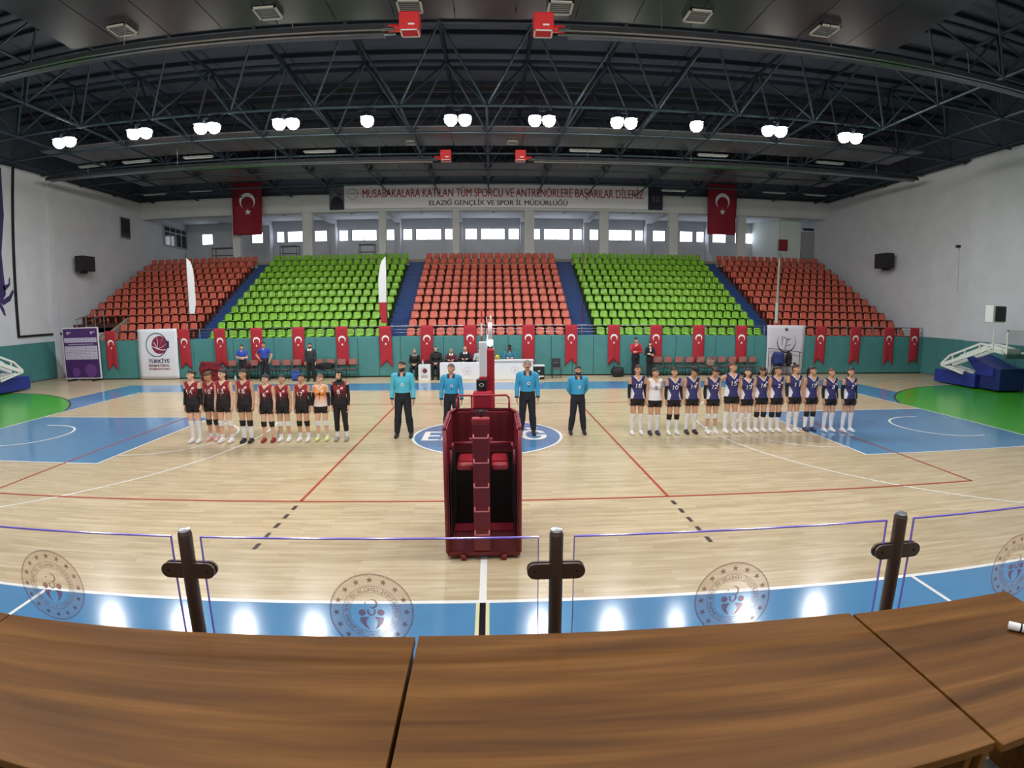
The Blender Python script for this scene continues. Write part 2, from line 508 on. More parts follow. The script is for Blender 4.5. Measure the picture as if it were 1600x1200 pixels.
def pad_row(parent, n, fn):
    base = [put('wall_pad', fn(k), PAD, parent) for k in range(n)]
    return base
wf = wall('wall_stand_front', MB().box(-19.1, 22.6, 11.98, 12.1, 0, 1.9), PAD, 'low front wall of the grandstand covered in teal green pads')
for k in range(42):
    x0 = -19.1+k
    put('wall_pad', MB().bbox(x0+0.006, min(x0+1, 22.55)-0.006, 11.86, 11.98, 0.05, 1.88, 0.018), PAD, wf)
put('skirting_strip', MB().box(-19.1, 22.5, 11.9, 11.98, 0, 0.05), BLACK, wf)
for k in range(21):
    put('wall_pad', MB().bbox(-22.6, -22.48, -8+k+0.006, -7+k-0.006, 0.05, 1.92, 0.018), PAD, wl)
for k in range(20):
    y0 = -8.15+k
    xx = 22.2 if y0+1 <= 8.9 else 22.6
    put('wall_pad', MB().bbox(xx-0.12, xx, y0+0.006, y0+1-0.006, 0.05, 1.92, 0.018), PAD, wr)

# ---------------------------------------------------------------- grandstand
gs = thing('grandstand', (0, 12.1, 0), 'stepped concrete grandstand carrying blocks of seats and blue aisles', None, kind='structure')
BLOCKS = [('far left orange', -21.9, -14.6, 'o', 15), ('left green', -13.6, -4.96, 'g', 18), ('central orange', -3.94, 4.1, 'o', 17),
          ('right green', 5.14, 13.6, 'g', 18), ('far right orange', 14.6, 21.9, 'o', 15)]
def tier_z(i): return 1.5+0.4*i
def tier_y(i): return 12.1+0.75*i
def row_start(i, x0):
    return {0: -19.1, 1: -19.1, 2: -19.1}.get(i, x0) if x0 < -20 else x0
for name, x0, x1, c, n in BLOCKS:
    for i in range(12):
        xs = row_start(i, x0) if x0 < -20 else x0
        if x0 < -20 and i >= 3: xs = -22.6
        xe = 22.6 if x1 > 20 else x1
        put('tier_step', MB().box(xs, xe, tier_y(i), tier_y(i)+0.8, max(0, tier_z(i)-0.45), tier_z(i)), TIER_RED if c == 'o' else TIER_GREEN, gs)
for a0, a1 in ((-14.6, -13.6), (-4.96, -3.94), (4.1, 5.14), (13.6, 14.6)):
    for k in range(24):
        z = 1.5+0.2*k+0.0
        put('aisle_step', MB().box(a0, a1, 12.1+0.375*k, 12.1+0.375*k+0.42, z-0.24, z), AISLE, gs)
# opening with stairs at the far left
CONC = mat('brown_grey_concrete', (150, 140, 126), 0.85, vary=0.1)
put('stair_wall', MB().box(-22.6, -19.1, 14.35, 14.5, 0, 2.5), WHITE_WALL, gs)
put('parapet', MB().prism([(12.0, 0.0), (14.35, 0.0), (14.35, 3.0), (12.0, 1.95)], 'x', -19.22, -19.1), CONC, gs)
for k in range(7):
    put('stair_step', MB().box(-20.6, -19.24, 12.1+0.3*k, 12.4+0.3*k, 0, 1.2+0.17*k), CONC, gs)
# front rail on top of the pads
rail = thing('grandstand_rail', (0, 11.95, 1.9), 'thin chrome guard rail along the front of the grandstand', 'railing')
for z, r in ((2.36, 0.022), (2.2, 0.011), (2.06, 0.011)):
    put('rail_bar', MB().tube((-18.3, 11.95, z), (22.5, 11.95, z), r, 8), CHROME, rail, smooth=True)
pm = MB().tube((0, 0, 0), (0, 0, 0.46), 0.018, 8).mesh('rail_post')
pm.materials.append(CHROME)
for k in range(28):
    put_local('rail_post', pm, None, rail, (-18.3+k*1.51, 0, 0))
hr = thing('handrail', (-20.5, 12.05, 1.2), 'white tubular handrail beside the corner stairs', 'handrail')
for dz in (0, -0.28, -0.55):
    put('rail_bar', MB().tube((-20.5, 12.05, 2.97+dz), (-20.5, 14.3, 3.45+dz), 0.025 if dz == 0 else 0.014, 8), CHROME, hr)
for t in (0, 0.33, 0.66, 1.0):
    put('rail_post', MB().tube((-20.5, 12.12+2.05*t, 1.2+1.0*t), (-20.5, 12.12+2.05*t, 2.98+0.43*t), 0.02, 8), CHROME, hr)

# ---------------------------------------------------------------- seats
def seat_mesh(m):
    """one moulded bucket seat facing -y, hung from the tier: pan, curved back, rolled rim"""
    prof = [(-0.20, 0.40, 0.15), (-0.19, 0.43, 0.18), (-0.10, 0.42, 0.19), (0.04, 0.405, 0.19), (0.11, 0.425, 0.19), (0.15, 0.49, 0.195), (0.18, 0.61, 0.19), (0.20, 0.70, 0.175), (0.21, 0.75, 0.12)]
    mb = MB(); nx = 5
    F, Bk = [], []
    for (y, z, hw) in prof:
        for j in range(nx):
            u = -1+2*j/(nx-1)
            lift = 0.025*u*u if z < 0.45 else 0
            fwd = -0.045*u*u if z > 0.45 else 0
            F.append((u*hw, y+fwd, z+lift))
            Bk.append((u*hw*0.97, y+fwd+(0.03 if z > 0.45 else 0.012), z+lift-(0.03 if z < 0.45 else 0.0)))
    n = len(prof); fs = []
    for i in range(n-1):
        for j in range(nx-1):
            a = i*nx+j
            fs.append((a, a+1, a+nx+1, a+nx))
            b = n*nx+a
            fs.append((b, b+nx, b+nx+1, b+1))
    loop = [j for j in range(nx)] + [i*nx+nx-1 for i in range(1, n)] + [(n-1)*nx+j for j in range(nx-2, -1, -1)] + [i*nx for i in range(n-2, 0, -1)]
    for a, b in zip(loop, loop[1:]+loop[:1]):
        fs.append((a, n*nx+a, n*nx+b, b))
    mb.add(F+Bk, fs)
    mb.box(-0.05, 0.05, 0.02, 0.08, 0.0, 0.39)
    me = mb.mesh('stadium_seat')
    me.materials.append(m)
    me.polygons.foreach_set('use_smooth', [True]*len(me.polygons))
    return me
SEAT = {'o': seat_mesh(ORANGE), 'g': seat_mesh(GREEN)}
ORD = ['front', 'second', 'third', 'fourth', 'fifth', 'sixth', 'seventh', 'eighth', 'ninth', 'tenth', 'eleventh', 'top']
NUMS = ['first', 'second', 'third', 'fourth', 'fifth', 'sixth', 'seventh', 'eighth', 'ninth', 'tenth', 'eleventh', 'twelfth', 'thirteenth', 'fourteenth', 'fifteenth', 'sixteenth', 'seventeenth', 'eighteenth']
REST = {'o': MB(), 'g': MB()}
LIMIT_ROW = {'o': 6, 'g': 8}
for name, x0, x1, c, n in BLOCKS:
    pitch = (x1-x0)/n
    col = 'orange' if c == 'o' else 'lime green'
    sv = [tuple(v.co) for v in SEAT[c].vertices]; sf = [tuple(p.vertices) for p in SEAT[c].polygons]
    for i in range(12):
        lo = row_start(i, x0)
        k0 = min(k for k in range(n) if x0+pitch*k >= lo-0.05)
        for k in range(n):
            x = x0+pitch*(k+0.5)
            if x-pitch/2 < lo-0.05: continue
            y, z = tier_y(i)+0.33, tier_z(i)
            if i < LIMIT_ROW[c]:
                o = put('orange_seat' if c == 'o' else 'green_seat', SEAT[c], None, loc=(x, y, z))
                o.rotation_euler.z = random.uniform(-0.02, 0.02)
                q = k-k0
                tag(o, '%s plastic seat, %s from left, %s row of the %s block' % (col, NUMS[q], ORD[i], name), 'seat', '%s seats of the %s block' % (col, name))
            else:
                REST[c].add([(v[0]+x, v[1]+y, v[2]+z) for v in sv], sf)
for c, nm, lb in (('o', 'orange_upper_seats', 'upper rows of orange plastic seats high on the grandstand'), ('g', 'green_upper_seats', 'upper rows of lime green plastic seats high on the grandstand')):
    me = REST[c].mesh(nm, fix=False)
    tag(put(nm, me, ORANGE if c == 'o' else GREEN, smooth=True), lb, 'seats', kind='stuff')

# ---------------------------------------------------------------- gallery behind the seats, windows
wall('floor_gallery', MB().box(-22.6, 22.6, 21.05, 26.6, 6.0, 6.3), CONC, 'concrete floor of the gallery behind the seats')
wall('trim_4', MB().box(-22.6, 22.6, 21.0, 21.42, 9.3, 10.4), GREY_WALL, 'wide white beam over the gallery')
for x, w in ((-16.1, .5), (-11.45, .62), (-6.68, .46), (-2.06, .44), (2.55, .62), (7.3, .58), (11.85, .58), (16.5, .55)):
    wall('trim_5', MB().bbox(x-w/2, x+w/2, 21.05, 21.4, 6.3, 9.3, 0.015), GREY_WALL, 'white gallery column')
wall('ceiling_gallery', MB().box(-22.6, 22.6, 21.42, 26.6, 9.72, 9.85), WHITE_WALL, 'white gallery ceiling')
for x in (-15.98, -11.17, -6.5, -2.06, 2.42, 7.01, 11.6, 16.33):
    wall('trim_6', MB().box(x-0.16, x+0.16, 21.42, 26.3, 9.35, 9.72).box(x-0.16, x+0.16, 25.7, 26.4, 6.3, 9.35), WHITE_WALL, 'gallery ceiling beam with pilaster')
WIN = [(-21.39, -20.5), (-17.5, -16.61), (-15.6, -15.0), (-14.79, -13.62), (-12.76, -11.8), (-10.95, -10.24), (-10.0, -8.15), (-7.7, -6.85), (-6.25, -5.55), (-5.32, -3.45), (-3.22, -2.4), (-1.75, -0.85), (-0.61, 1.16), (1.39, 2.2), (2.75, 3.73), (3.97, 5.9), (6.09, 6.8), (7.35, 8.04), (8.76, 10.54), (10.74, 11.4), (12.1, 13.08), (14.17, 15.22), (15.47, 16.1), (16.7, 17.85), (18.52, 20.44), (20.97, 21.93)]
bw = wall('wall_back', MB().box(-22.6, 22.6, 26.4, 26.7, 6.3, 8.2).box(-22.6, 22.6, 26.4, 26.7, 9.02, 9.85), WHITE_WALL, 'white back wall of the gallery with a band of windows')
prev = -22.6
for a, b in WIN+[(22.6, 22.6)]:
    put('window_pier', MB().box(prev, a, 26.4, 26.7, 8.2, 9.02), WHITE_WALL, bw)
    prev = b
PANE = mat('daylit_frosted_pane', (236, 242, 255), 0.3, emit=WINDOW_E)
FRAME = mat('grey_window_frame', (150, 152, 156), 0.5)
for i, (a, b) in enumerate(WIN):
    f = MB()
    t = 0.045
    f.box(a, b, 26.42, 26.5, 8.2, 8.2+t).box(a, b, 26.42, 26.5, 9.02-t, 9.02).box(a, a+t, 26.42, 26.5, 8.2, 9.02).box(b-t, b, 26.42, 26.5, 8.2, 9.02)
    mid = (a+b)/2
    if b-a > 1.5:
        f.box(mid-t/2, mid+t/2, 26.42, 26.5, 8.2, 9.02)
    w = tag(put('window_%d' % (i+1), f, FRAME), 'bright gallery window', kind='structure')
    for p0, p1 in ([(a+t, mid-t/2), (mid+t/2, b-t)] if b-a > 1.5 else [(a+t, b-t)]):
        put('pane', MB().box(p0, p1, 26.45, 26.46, 8.2+t, 9.02-t), PANE, w)
# booth window on the left wall of the gallery and room at the right end
bz = tag(put('window_30', MB().box(-22.6, -22.5, 23.4, 26.3, 7.9, 9.3), FRAME), 'row of dark booth windows at the left end of the gallery', kind='structure')
DARKGLASS = mat('dark_glass', (30, 36, 44), 0.12)
for k in range(4):
    put('pane', MB().box(-22.5, -22.48, 23.5+0.7*k, 24.05+0.7*k, 7.98, 8.85), DARKGLASS, bz)
    put('pane', MB().box(-22.5, -22.48, 23.5+0.7*k, 24.05+0.7*k, 8.95, 9.2), DARKGLASS, bz)
rm = wall('wall_room', MB().box(19.9, 20.05, 22.3, 26.4, 6.3, 9.72).box(19.9, 21.4, 22.2, 22.35, 6.3, 9.72), mat('pale_green_white', (214, 224, 220), 0.8), 'pale end room of the gallery')
dr = wall('door_1', MB().box(21.5, 22.5, 22.25, 22.32, 6.3, 8.6), mat('grey_door', (150, 152, 155), 0.5), 'grey gallery door')
put('door_grille', MB().box(21.6, 22.4, 22.2, 22.25, 8.7, 8.85), DARKGLASS, dr)
fc = thing('fire_hose_cabinet', (20.05, 22.1, 7.2), 'small red fire hose cabinet on the gallery room wall', 'cabinet')
put('cabinet_body', MB().bbox(19.7, 20.35, 22.02, 22.2, 7.25, 8.0, 0.015), mat('cabinet_red', (120, 24, 34), 0.4), fc)
put('cabinet_door', MB().bbox(19.75, 20.3, 22.0, 22.02, 7.3, 7.95, 0.004), mat('cabinet_red2', (140, 34, 44), 0.3), fc)
# dark opening on the left side wall
w31 = tag(put('window_31', MB().box(-22.62, -22.56, 18.8, 19.8, 7.85, 9.2), FRAME), 'small dark window high on the left wall', kind='structure')
put('pane', MB().box(-22.56, -22.54, 18.87, 19.73, 7.92, 9.13), DARKGLASS, w31)
# desks on the gallery
DESK = mat('grey_desk', (120, 124, 122), 0.5)
def desk(x, wdt, label):
    t = thing('gallery_desk', (x, 22.6, 6.3), label, 'desk', 'desks on the gallery')
    put('desk_top', MB().bbox(x-wdt/2, x+wdt/2, 22.3, 22.9, 7.42, 7.47, 0.01), DESK, t)
    for sx in (-1, 1):
        for yy in (22.36, 22.84):
            put('leg', MB().box(x+sx*(wdt/2-0.06)-0.025, x+sx*(wdt/2-0.06)+0.025, yy-0.025, yy+0.025, 6.3, 7.42), DESK, t)
    put('shelf', MB().box(x-wdt/2+0.06, x+wdt/2-0.06, 22.4, 22.8, 6.95, 6.98), DESK, t)
desk(-13.2, 1.25, 'grey desk on the gallery beside the left column, left of centre')
desk(-8.0, 1.1, 'grey desk on the gallery nearest the portrait panel')
desk(-17.7, 1.6, 'wide grey desk at the left end of the gallery near the booth window')
for k, u in enumerate((-13.4, -8.9, -4.3, 0.4, 5.0, 9.6)):
    t = thing('gallery_spotlight', (u, 22.6, 9.6), 'small white spotlight under the gallery ceiling, %s from the left' % ['first', 'second', 'third', 'fourth', 'fifth', 'sixth'][k], 'spotlight', 'gallery spotlights')
    put('bracket', MB().box(u-0.03, u+0.03, 22.57, 22.63, 9.55, 9.72), WHITE_PAINT, t)
    put('lamp_head', MB().tube((u-0.12, 22.5, 9.45), (u+0.1, 22.72, 9.58), 0.07, 12), WHITE_PAINT, t, smooth=True)

# ---------------------------------------------------------------- roof
roof = thing('ceiling', (0, 5, 10.3), 'dark steel space-frame roof with grey panels', None, kind='structure')
PX, PY = 3.08, 2.9
YN = [6.55+PY*j for j in range(-7, 6)]
pmesh = MB().box(-PX/2+0.02, PX/2-0.02, -PY/2+0.02, PY/2-0.02, 0, 0.06).mesh('ceiling_panel'); pmesh.materials.append(DECK)
put('roof_deck', MB().box(-23, 23, -15.3, 27, 13.1, 13.3), STEEL_DARK, roof)
for i in range(-7, 8):
    for y in YN:
        put_local('ceiling_panel', pmesh, None, roof, (i*PX, y-5, 13.02-10.3))
for y in YN:
    for d in (0, PY/2):
        put('purlin', MB().box(-22.6, 22.6, y+d-0.04, y+d+0.04, 12.86, 13.0), STEEL_DARK, roof)
ZB, ZT = 10.3, 12.55
for i in range(-7, 8):
    put('top_chord', MB().tube((i*PX+PX/2, -15, ZT), (i*PX+PX/2, 21, ZT), 0.07, 6), STEEL_DARK, roof)
for y in YN:
    put('top_chord', MB().tube((-22.6, y+PY/2, ZT), (22.6, y+PY/2, ZT), 0.07, 6), STEEL_DARK, roof)
def has_node(i, y): return y > 6 or abs(i) >= 5
web = MB()
for i in range(-7, 8):
    ys = [y for y in YN if has_node(i, y) and y < 19]
    put('bottom_chord', MB().tube((i*PX, min(ys), ZB), (i*PX, 20.9, ZB), 0.05, 6), STEEL, roof)
    for y in ys:
        for sx in (-1, 1):
            for sy in (-1, 1):
                e = (i*PX+sx*PX/2, y+sy*PY/2, ZT)
                if abs(e[0]) > 22.6: continue
                if abs(y-6.55) < 0.1:
                    put('diagonal', MB().tube((i*PX, y, ZB), e, 0.042, 6), STEEL, roof)
                else:
                    web.tube((i*PX, y, ZB), e, 0.042, 6)
        web.lathe([(0.0, -0.1), (0.08, -0.06), (0.1, 0), (0.08, 0.06), (0.0, 0.1)], (i*PX, y, ZB), 8)
tag(put('truss_web', web, STEEL_DARK, roof), kind='stuff')
for y in YN:
    if y > 19: continue
    if y > 6:
        put('bottom_chord', MB().tube((-22.5, y, ZB), (22.5, y, ZB), 0.05, 6), STEEL, roof)
    else:
        for s in (-1, 1):
            put('bottom_chord', MB().tube((s*22.5, y, ZB), (s*5*PX, y, ZB), 0.05, 6), STEEL, roof)
# grey panel strips of the lower ceiling
def soffit(y0, y1, z, n=26, xr=20.0, m=SOFFIT):
    w = 2*xr/n
    for k in range(n):
        put('soffit_panel', MB().box(-xr+w*k+0.012, -xr+w*(k+1)-0.012, y0, y1, z, z+0.05), m, roof)
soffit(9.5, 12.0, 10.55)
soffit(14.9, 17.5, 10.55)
soffit(-9.5, 1.35, 10.62, 15, 11.6, SOFFIT_SHADED)
GRILLE = mat('pale_grille', (176, 176, 168), 0.5)
def grille(x, y, z, s, label):
    t = thing('ceiling_grille', (x, y, z), label, 'vent', 'square ceiling grilles')
    f = MB()
    h = s/2
    f.box(x-h, x+h, y-h, y-h+0.05, z-0.04, z).box(x-h, x+h, y+h-0.05, y+h, z-0.04, z).box(x-h, x-h+0.05, y-h, y+h, z-0.04, z).box(x+h-0.05, x+h, y-h, y+h, z-0.04, z)
    put('frame', f, GRILLE, t)
    for k in range(6):
        put('slat', MB().box(x-h+0.05, x+h-0.05, y-h+0.08+k*(s-0.1)/6, y-h+0.12+k*(s-0.1)/6, z-0.03, z), mat('grille_slat', (120, 122, 120), 0.6), t)
for x, w in ((-1.86, 'behind the left red burner box'), (1.86, 'behind the right red burner box'), (-5.45, 'above the near left heater tube, inner one'), (-9.54, 'above the near left heater tube, outer one'), (5.4, 'above the near right heater tube, inner one'), (8.99, 'above the near right heater tube, outer one')):
    grille(x, 0.73, 10.6, 0.62, 'square pale ceiling grille '+w)
for x, w in ((-3.37, 'left of centre'), (1.1, 'right of centre')):
    grille(x, 11.4, 10.53, 0.5, 'square pale grille on the far ceiling strip, '+w)
TUBE = mat('unlit_tube_fixture', (170, 172, 172), 0.5)
for x, y, z, w in ((-7.73, 12.2, 10.42, 'left of the far left burner box'), (4.51, 12.2, 10.42, 'right of the far right burner box'), (10.64, 12.2, 10.42, 'over the right part of the far right heater'), (-19.3, 12.2, 10.42, 'leftmost above the far heater'), (-16.8, 12.2, 10.42, 'second from the left above the far heater'), (-13.6, 12.2, 10.42, 'third from the left above the far heater'), (16.8, 12.2, 10.42, 'rightmost above the far heater'),
                (-20.3, 19, 10.4, 'in the far left roof corner'), (-17.3, 19, 10.45, 'left of the big left flag'), (11.1, 19, 10.25, 'right of the text banner'), (17.6, 19, 10.4, 'right of the big right flag'), (20.4, 19, 10.4, 'in the far right roof corner')):
    t = thing('tube_light_fixture', (x, y, z), 'unlit pale tube light fixture '+w, 'light fixture', 'unlit tube fixtures')
    put('housing', MB().bbox(x-0.75, x+0.75, y-0.09, y+0.09, z, z+0.07, 0.01), TUBE, t)
    for d in (-0.04, 0.04):
        put('tube', MB().tube((x-0.7, y+d, z-0.02), (x+0.7, y+d, z-0.02), 0.018, 8), WHITE_PAINT, t)

# ---------------------------------------------------------------- radiant heaters
HOOD = mat('heater_hood_metal', (128, 130, 136), 0.24, 0.85, vary=0.08, scale=2)
BURNER = mat('burner_red', (196, 34, 40), 0.45)
def heater(s, y, z, xin, xout, label):
    t = thing('radiant_heater', (s*xin, y, z), label, 'heater')
    h = MB()
    prof = [(-0.22, -0.13), (-0.12, 0.05), (0.12, 0.05), (0.22, -0.13), (0.21, -0.14), (0.11, 0.03), (-0.11, 0.03), (-0.21, -0.14)]
    n = len(prof)
    segs = [s*xin+(s*xout-s*xin)*k/8 for k in range(9)]
    for a, b in zip(segs[:-1], segs[1:]):
        m2 = MB().prism([(y+p, z+q) for p, q in prof], 'x', a, b-s*0.01)
        put('reflector_hood', m2, HOOD, t)
    for d in (-0.1, 0.1):
        put('heater_tube', MB().tube((s*(xin-0.25), y+d, z-0.06), (s*xout, y+d, z-0.06), 0.05, 10), HOOD, t, smooth=True)
    bx = s*(xin-0.62)
    b = put('burner_box', MB().bbox(bx-0.24, bx+0.24, y-0.2, y+0.2, z-0.12, z+0.32, 0.02), BURNER, t)
    put('burner_pipe', MB().tube((bx, y, z+0.0), (s*(xin-0.1), y, z), 0.09, 10), BURNER, t)
    put('burner_label', MB().box(bx-0.02, bx+0.13, y-0.206, y-0.2, z-0.02, z+0.02), WHITE_PAINT, b)
    put('burner_rim', MB().box(bx-0.22, bx+0.22, y-0.19, y-0.16, z-0.14, z-0.12).box(bx-0.22, bx+0.22, y+0.16, y+0.19, z-0.14, z-0.12).box(bx-0.22, bx-0.19, y-0.19, y+0.19, z-0.14, z-0.12).box(bx+0.19, bx+0.22, y-0.19, y+0.19, z-0.14, z-0.12), WHITE_PAINT, b)
    for k in range(1, 8, 2):
        put('hanger', MB().tube((segs[k], y, z+0.05), (segs[k], y, z+0.75), 0.012, 5), CHROME, t)
heater(-1, 0.4, 9.86, 2.42, 20.5, 'near radiant heater tube with red burner box, left half')
heater(1, 0.4, 9.86, 2.02, 20.5, 'near radiant heater tube with red burner box, right half')
heater(-1, 11.8, 9.94, 2.5, 21.6, 'far radiant heater tube with red burner box, left half')
heater(1, 11.8, 9.94, 2.1, 21.6, 'far radiant heater tube with red burner box, right half')

# ---------------------------------------------------------------- floodlights
LENS = mat('lit_floodlight_lens', (255, 250, 238), 0.3, emit=60.0)
def floodlight(x, y, z, heads, label, ztop=10.26, power=1.25):
    t = thing('floodlight', (x, y, z), label, 'floodlight', 'floodlights under the roof')
    put('bracket', MB().box(x-0.3, x+0.3, y-0.02, y+0.02, z+0.18, z+0.24).box(x-0.02, x+0.02, y-0.02, y+0.02, z+0.2, ztop), STEEL_DARK, t)
    for k in range(heads):
        xc = x+(k-(heads-1)/2)*0.5
        h = put('lamp_head', MB().add([(xc-.2, y-.2, z-.05), (xc+.2, y-.2, z-.05), (xc+.2, y+.2, z-.05), (xc-.2, y+.2, z-.05), (xc-.12, y-.12, z+.17), (xc+.12, y-.12, z+.17), (xc+.12, y+.12, z+.17), (xc-.12, y+.12, z+.17)],
            [(0, 1, 5, 4), (1, 2, 6, 5), (2, 3, 7, 6), (3, 0, 4, 7), (4, 5, 6, 7)]), STEEL_DARK, t)
        put('lens', MB().lathe([(0.0, -0.36), (0.12, -0.34), (0.2, -0.26), (0.23, -0.14), (0.21, -0.04)], (xc, y, z), 16), LENS, h, smooth=True)
    ld = bpy.data.lights.new('floodlight_beam', 'AREA')
    ld.shape = 'DISK'; ld.size = 0.45
    ld.energy = LAMP_W*heads/2*power
    ld.color = (0.96, 0.97, 1.0)
    ld.spread = 3.0
    lo = bpy.data.objects.new('floodlight_beam', ld)
    COL.objects.link(lo)
    lo.parent = t
    lo.location = (0, 0, -0.4)
LX = [(-16.1, 2), (-12.8, 2), (-10.1, 2), (-7.15, 2), (-4.22, 1), (-1.02, 2), (1.95, 2), (4.9, 2), (7.6, 1), (10.65, 2), (13.85, 2)]
NTH = ['leftmost', 'second from the left', 'third from the left', 'fourth from the left', 'fifth from the left (single head)', 'sixth from the left', 'seventh from the left', 'eighth from the left', 'ninth from the left (single head)', 'second from the right', 'rightmost']
for (x, h), w in zip(LX, NTH):
    floodlight(x, 6.5, 9.93, h, 'lit floodlight in the row over the court, '+w)
for (x, h), w in zip(LX, NTH):
    floodlight(x*0.7, -6.5, 10.2, 2, 'lit floodlight in the near row above the tribune edge, '+w.replace(' (single head)', ''), 10.62, 0.65)
# ================================================================== HANGING THINGS
def cloth(x0, x1, z0, z1, y, nx=8, nz=14, amp=0.02, notch=0.0, ph=0.0, lean=0.0, taper=0.0):
    """hanging cloth facing -y; returns its mesh and the function that lays marks on it"""
    w = x1-x0; h = z1-z0
    def Y(a, b):
        t = (z1-b)/h
        return y+amp*math.sin(5.0*(a-x0)/w*1.3+ph)*(0.25+t)+0.4*amp*math.sin(7*t+ph)
    def X(a, b):
        t = (z1-b)/h
        mid = (x0+x1)/2
        return mid+(a-mid)*(1-taper*t)+lean*t
    mb = MB(); vs = []
    for j in range(nz+1):
        for i in range(nx+1):
            a = x0+w*i/nx
            zb = z0+notch*(1-abs(2*i/nx-1))
            b = z1+(zb-z1)*j/nz
            vs.append((X(a, b), Y(a, b), b))
    fs = [(j*(nx+1)+i, j*(nx+1)+i+1, (j+1)*(nx+1)+i+1, (j+1)*(nx+1)+i) for j in range(nz) for i in range(nx)]
    n = len(vs)
    back = [(v[0], v[1]+0.006, v[2]) for v in vs]
    bf = [tuple(n+k for k in reversed(f)) for f in fs]
    rim = []
    loop = list(range(nx+1)) + [j*(nx+1)+nx for j in range(1, nz+1)] + [nz*(nx+1)+i for i in range(nx-1, -1, -1)] + [j*(nx+1) for j in range(nz-1, 0, -1)]
    for a, b in zip(loop, loop[1:]+loop[:1]):
        rim.append((a, n+a, n+b, b))
    mb.add(vs+back, fs+bf+rim)
    return mb, (lambda a, b, d=0.006: (X(a, b), Y(a, b)-d, b))

TF = [-18.41, -14.52, -12.71, -10.9, -8.87, -6.82, -4.79, -2.84, -0.87, 1.84, 3.83, 5.85, 7.88, 9.99, 12.16, 16.41, 18.36, 20.32, 21.9]
TFL = ['beside the purple notice board', 'right of the white basketball banner', 'over the maroon cloth', 'behind the two men in blue', 'left of the man in the dark jacket', 'right of the man in the dark jacket', 'left of the seated woman', 'above the black-robed figure', 'above the man in the dark suit', 'right of the net post above the white table', 'above the lone dark chair', 'left of the man in the red jacket', 'behind the woman with the black jacket', 'above the right bench, left one', 'above the right bench, right one', 'first one right of the white crescent banner', 'second one right of the white crescent banner', 'third one right of the white crescent banner', 'rightmost at the corner of the pads']
for k, x in enumerate(TF):
    t = thing('pennant_flag', (x, 11.8, 2.36), 'red swallowtail crescent flag on the rail, '+TFL[k], 'flag', 'red pennants along the rail')
    r = random.Random(k)
    mb, fn = cloth(x-0.285, x+0.285, 0.46, 2.38, 11.8, 8, 14, 0.018, 0.3, r.uniform(0, 6), r.uniform(-0.06, 0.06))
    cl = put('cloth', mb, FLAG_RED, t, smooth=True)
    mb = MB(); add_crescent(mb, x, 1.78, 0.17, fn, -PI/2, 24, 0.78, 0.28)
    put('crescent', mb, WHITE, cl)
    mb = MB(); add_star(mb, x, 1.545, 0.065, fn)
    put('star', mb, WHITE, cl)
for x, w in ((-15.05, 'left of the text banner'), (14.86, 'right of the text banner')):
    t = thing('hanging_flag', (x, 20.5, 11.2), 'large red crescent and star flag hanging from the roof, '+w, 'flag', 'large roof flags')
    mb, fn = cloth(x-0.98, x+0.98, 7.95, 11.2, 20.5, 12, 16, 0.07, 0.0, x, 0.0, 0.04)
    cl = put('cloth', mb, mat('large_flag_red', (134, 22, 46), 0.8, vary=0.05), t, smooth=True)
    mb = MB(); add_crescent(mb, x, 10.05, 0.5, fn, -PI/2, 36, 0.8, 0.26); put('crescent', mb, WHITE, cl)
    mb = MB(); add_star(mb, x, 9.38, 0.21, fn); put('star', mb, WHITE, cl)
    put('flag_pole', MB().tube((x-1.05, 20.5, 11.2), (x+1.05, 20.5, 11.2), 0.025, 8), STEEL_DARK, t)

# long text banner with portrait panels
t = thing('text_banner', (0.56, 20.85, 9.45), 'long white banner with red and black lettering over the gallery', 'banner')
put('banner_sheet', MB().bbox(-8.98, 10.08, 20.84, 20.92, 9.45, 10.9, 0.01), mat('banner_white', (236, 234, 240), 0.75), t)
bf = lambda a, b: (a, 20.832, b)
mb = MB(); text_on(mb, 'MÜSABAKALARA KATILAN TÜM SPORCU VE ANTRENÖRLERE BAŞARILAR DİLERİZ', bf, width=17.6, height=0.52, bold=0.014, cx=0.98, cy=10.12)
put('red_lettering', mb, RED_TEXT, t)
mb = MB(); text_on(mb, 'ELAZIĞ GENÇLİK VE SPOR İL MÜDÜRLÜĞÜ', bf, width=8.6, height=0.3, bold=0.018, cx=0.62, cy=9.6)
put('black_lettering', mb, DARK_TEXT, t)
mb = MB(); A = [bf(-8.45+0.36*math.cos(k*PI/16), 10.35+0.36*math.sin(k*PI/16)) for k in range(33)]
B = [bf(-8.45+0.31*math.cos(k*PI/16), 10.35+0.31*math.sin(k*PI/16)) for k in range(33)]
mb.strip(A, B)
for k in range(12):
    add_star(mb, -8.45+0.24*math.cos(k*PI/6), 10.35+0.24*math.sin(k*PI/6), 0.04, bf)
add_disc(mb, -8.52, 10.37, 0.06, bf); add_disc(mb, -8.38, 10.37, 0.06, bf)
put('round_crest', mb, mat('pale_crest', (176, 170, 182), 0.8), t)
t = thing('portrait_panel', (-9.45, 20.85, 9.45), 'dark portrait panel of a suited figure at the left end of the banner', 'portrait')
put('panel', MB().bbox(-9.92, -9.0, 20.84, 20.92, 9.42, 10.84, 0.01), mat('portrait_backdrop', (96, 98, 108), 0.7, vary=0.2, scale=2), t)
pf = lambda a, b: (a, 20.834, b)
mb = MB().flat([pf(*q) for q in [(-9.9, 9.44), (-9.02, 9.44), (-9.06, 9.9), (-9.2, 10.15), (-9.38, 10.25), (-9.55, 10.25), (-9.72, 10.12), (-9.84, 9.86)]])
put('suit_print', mb, mat('suit_print', (30, 32, 44), 0.7), t)
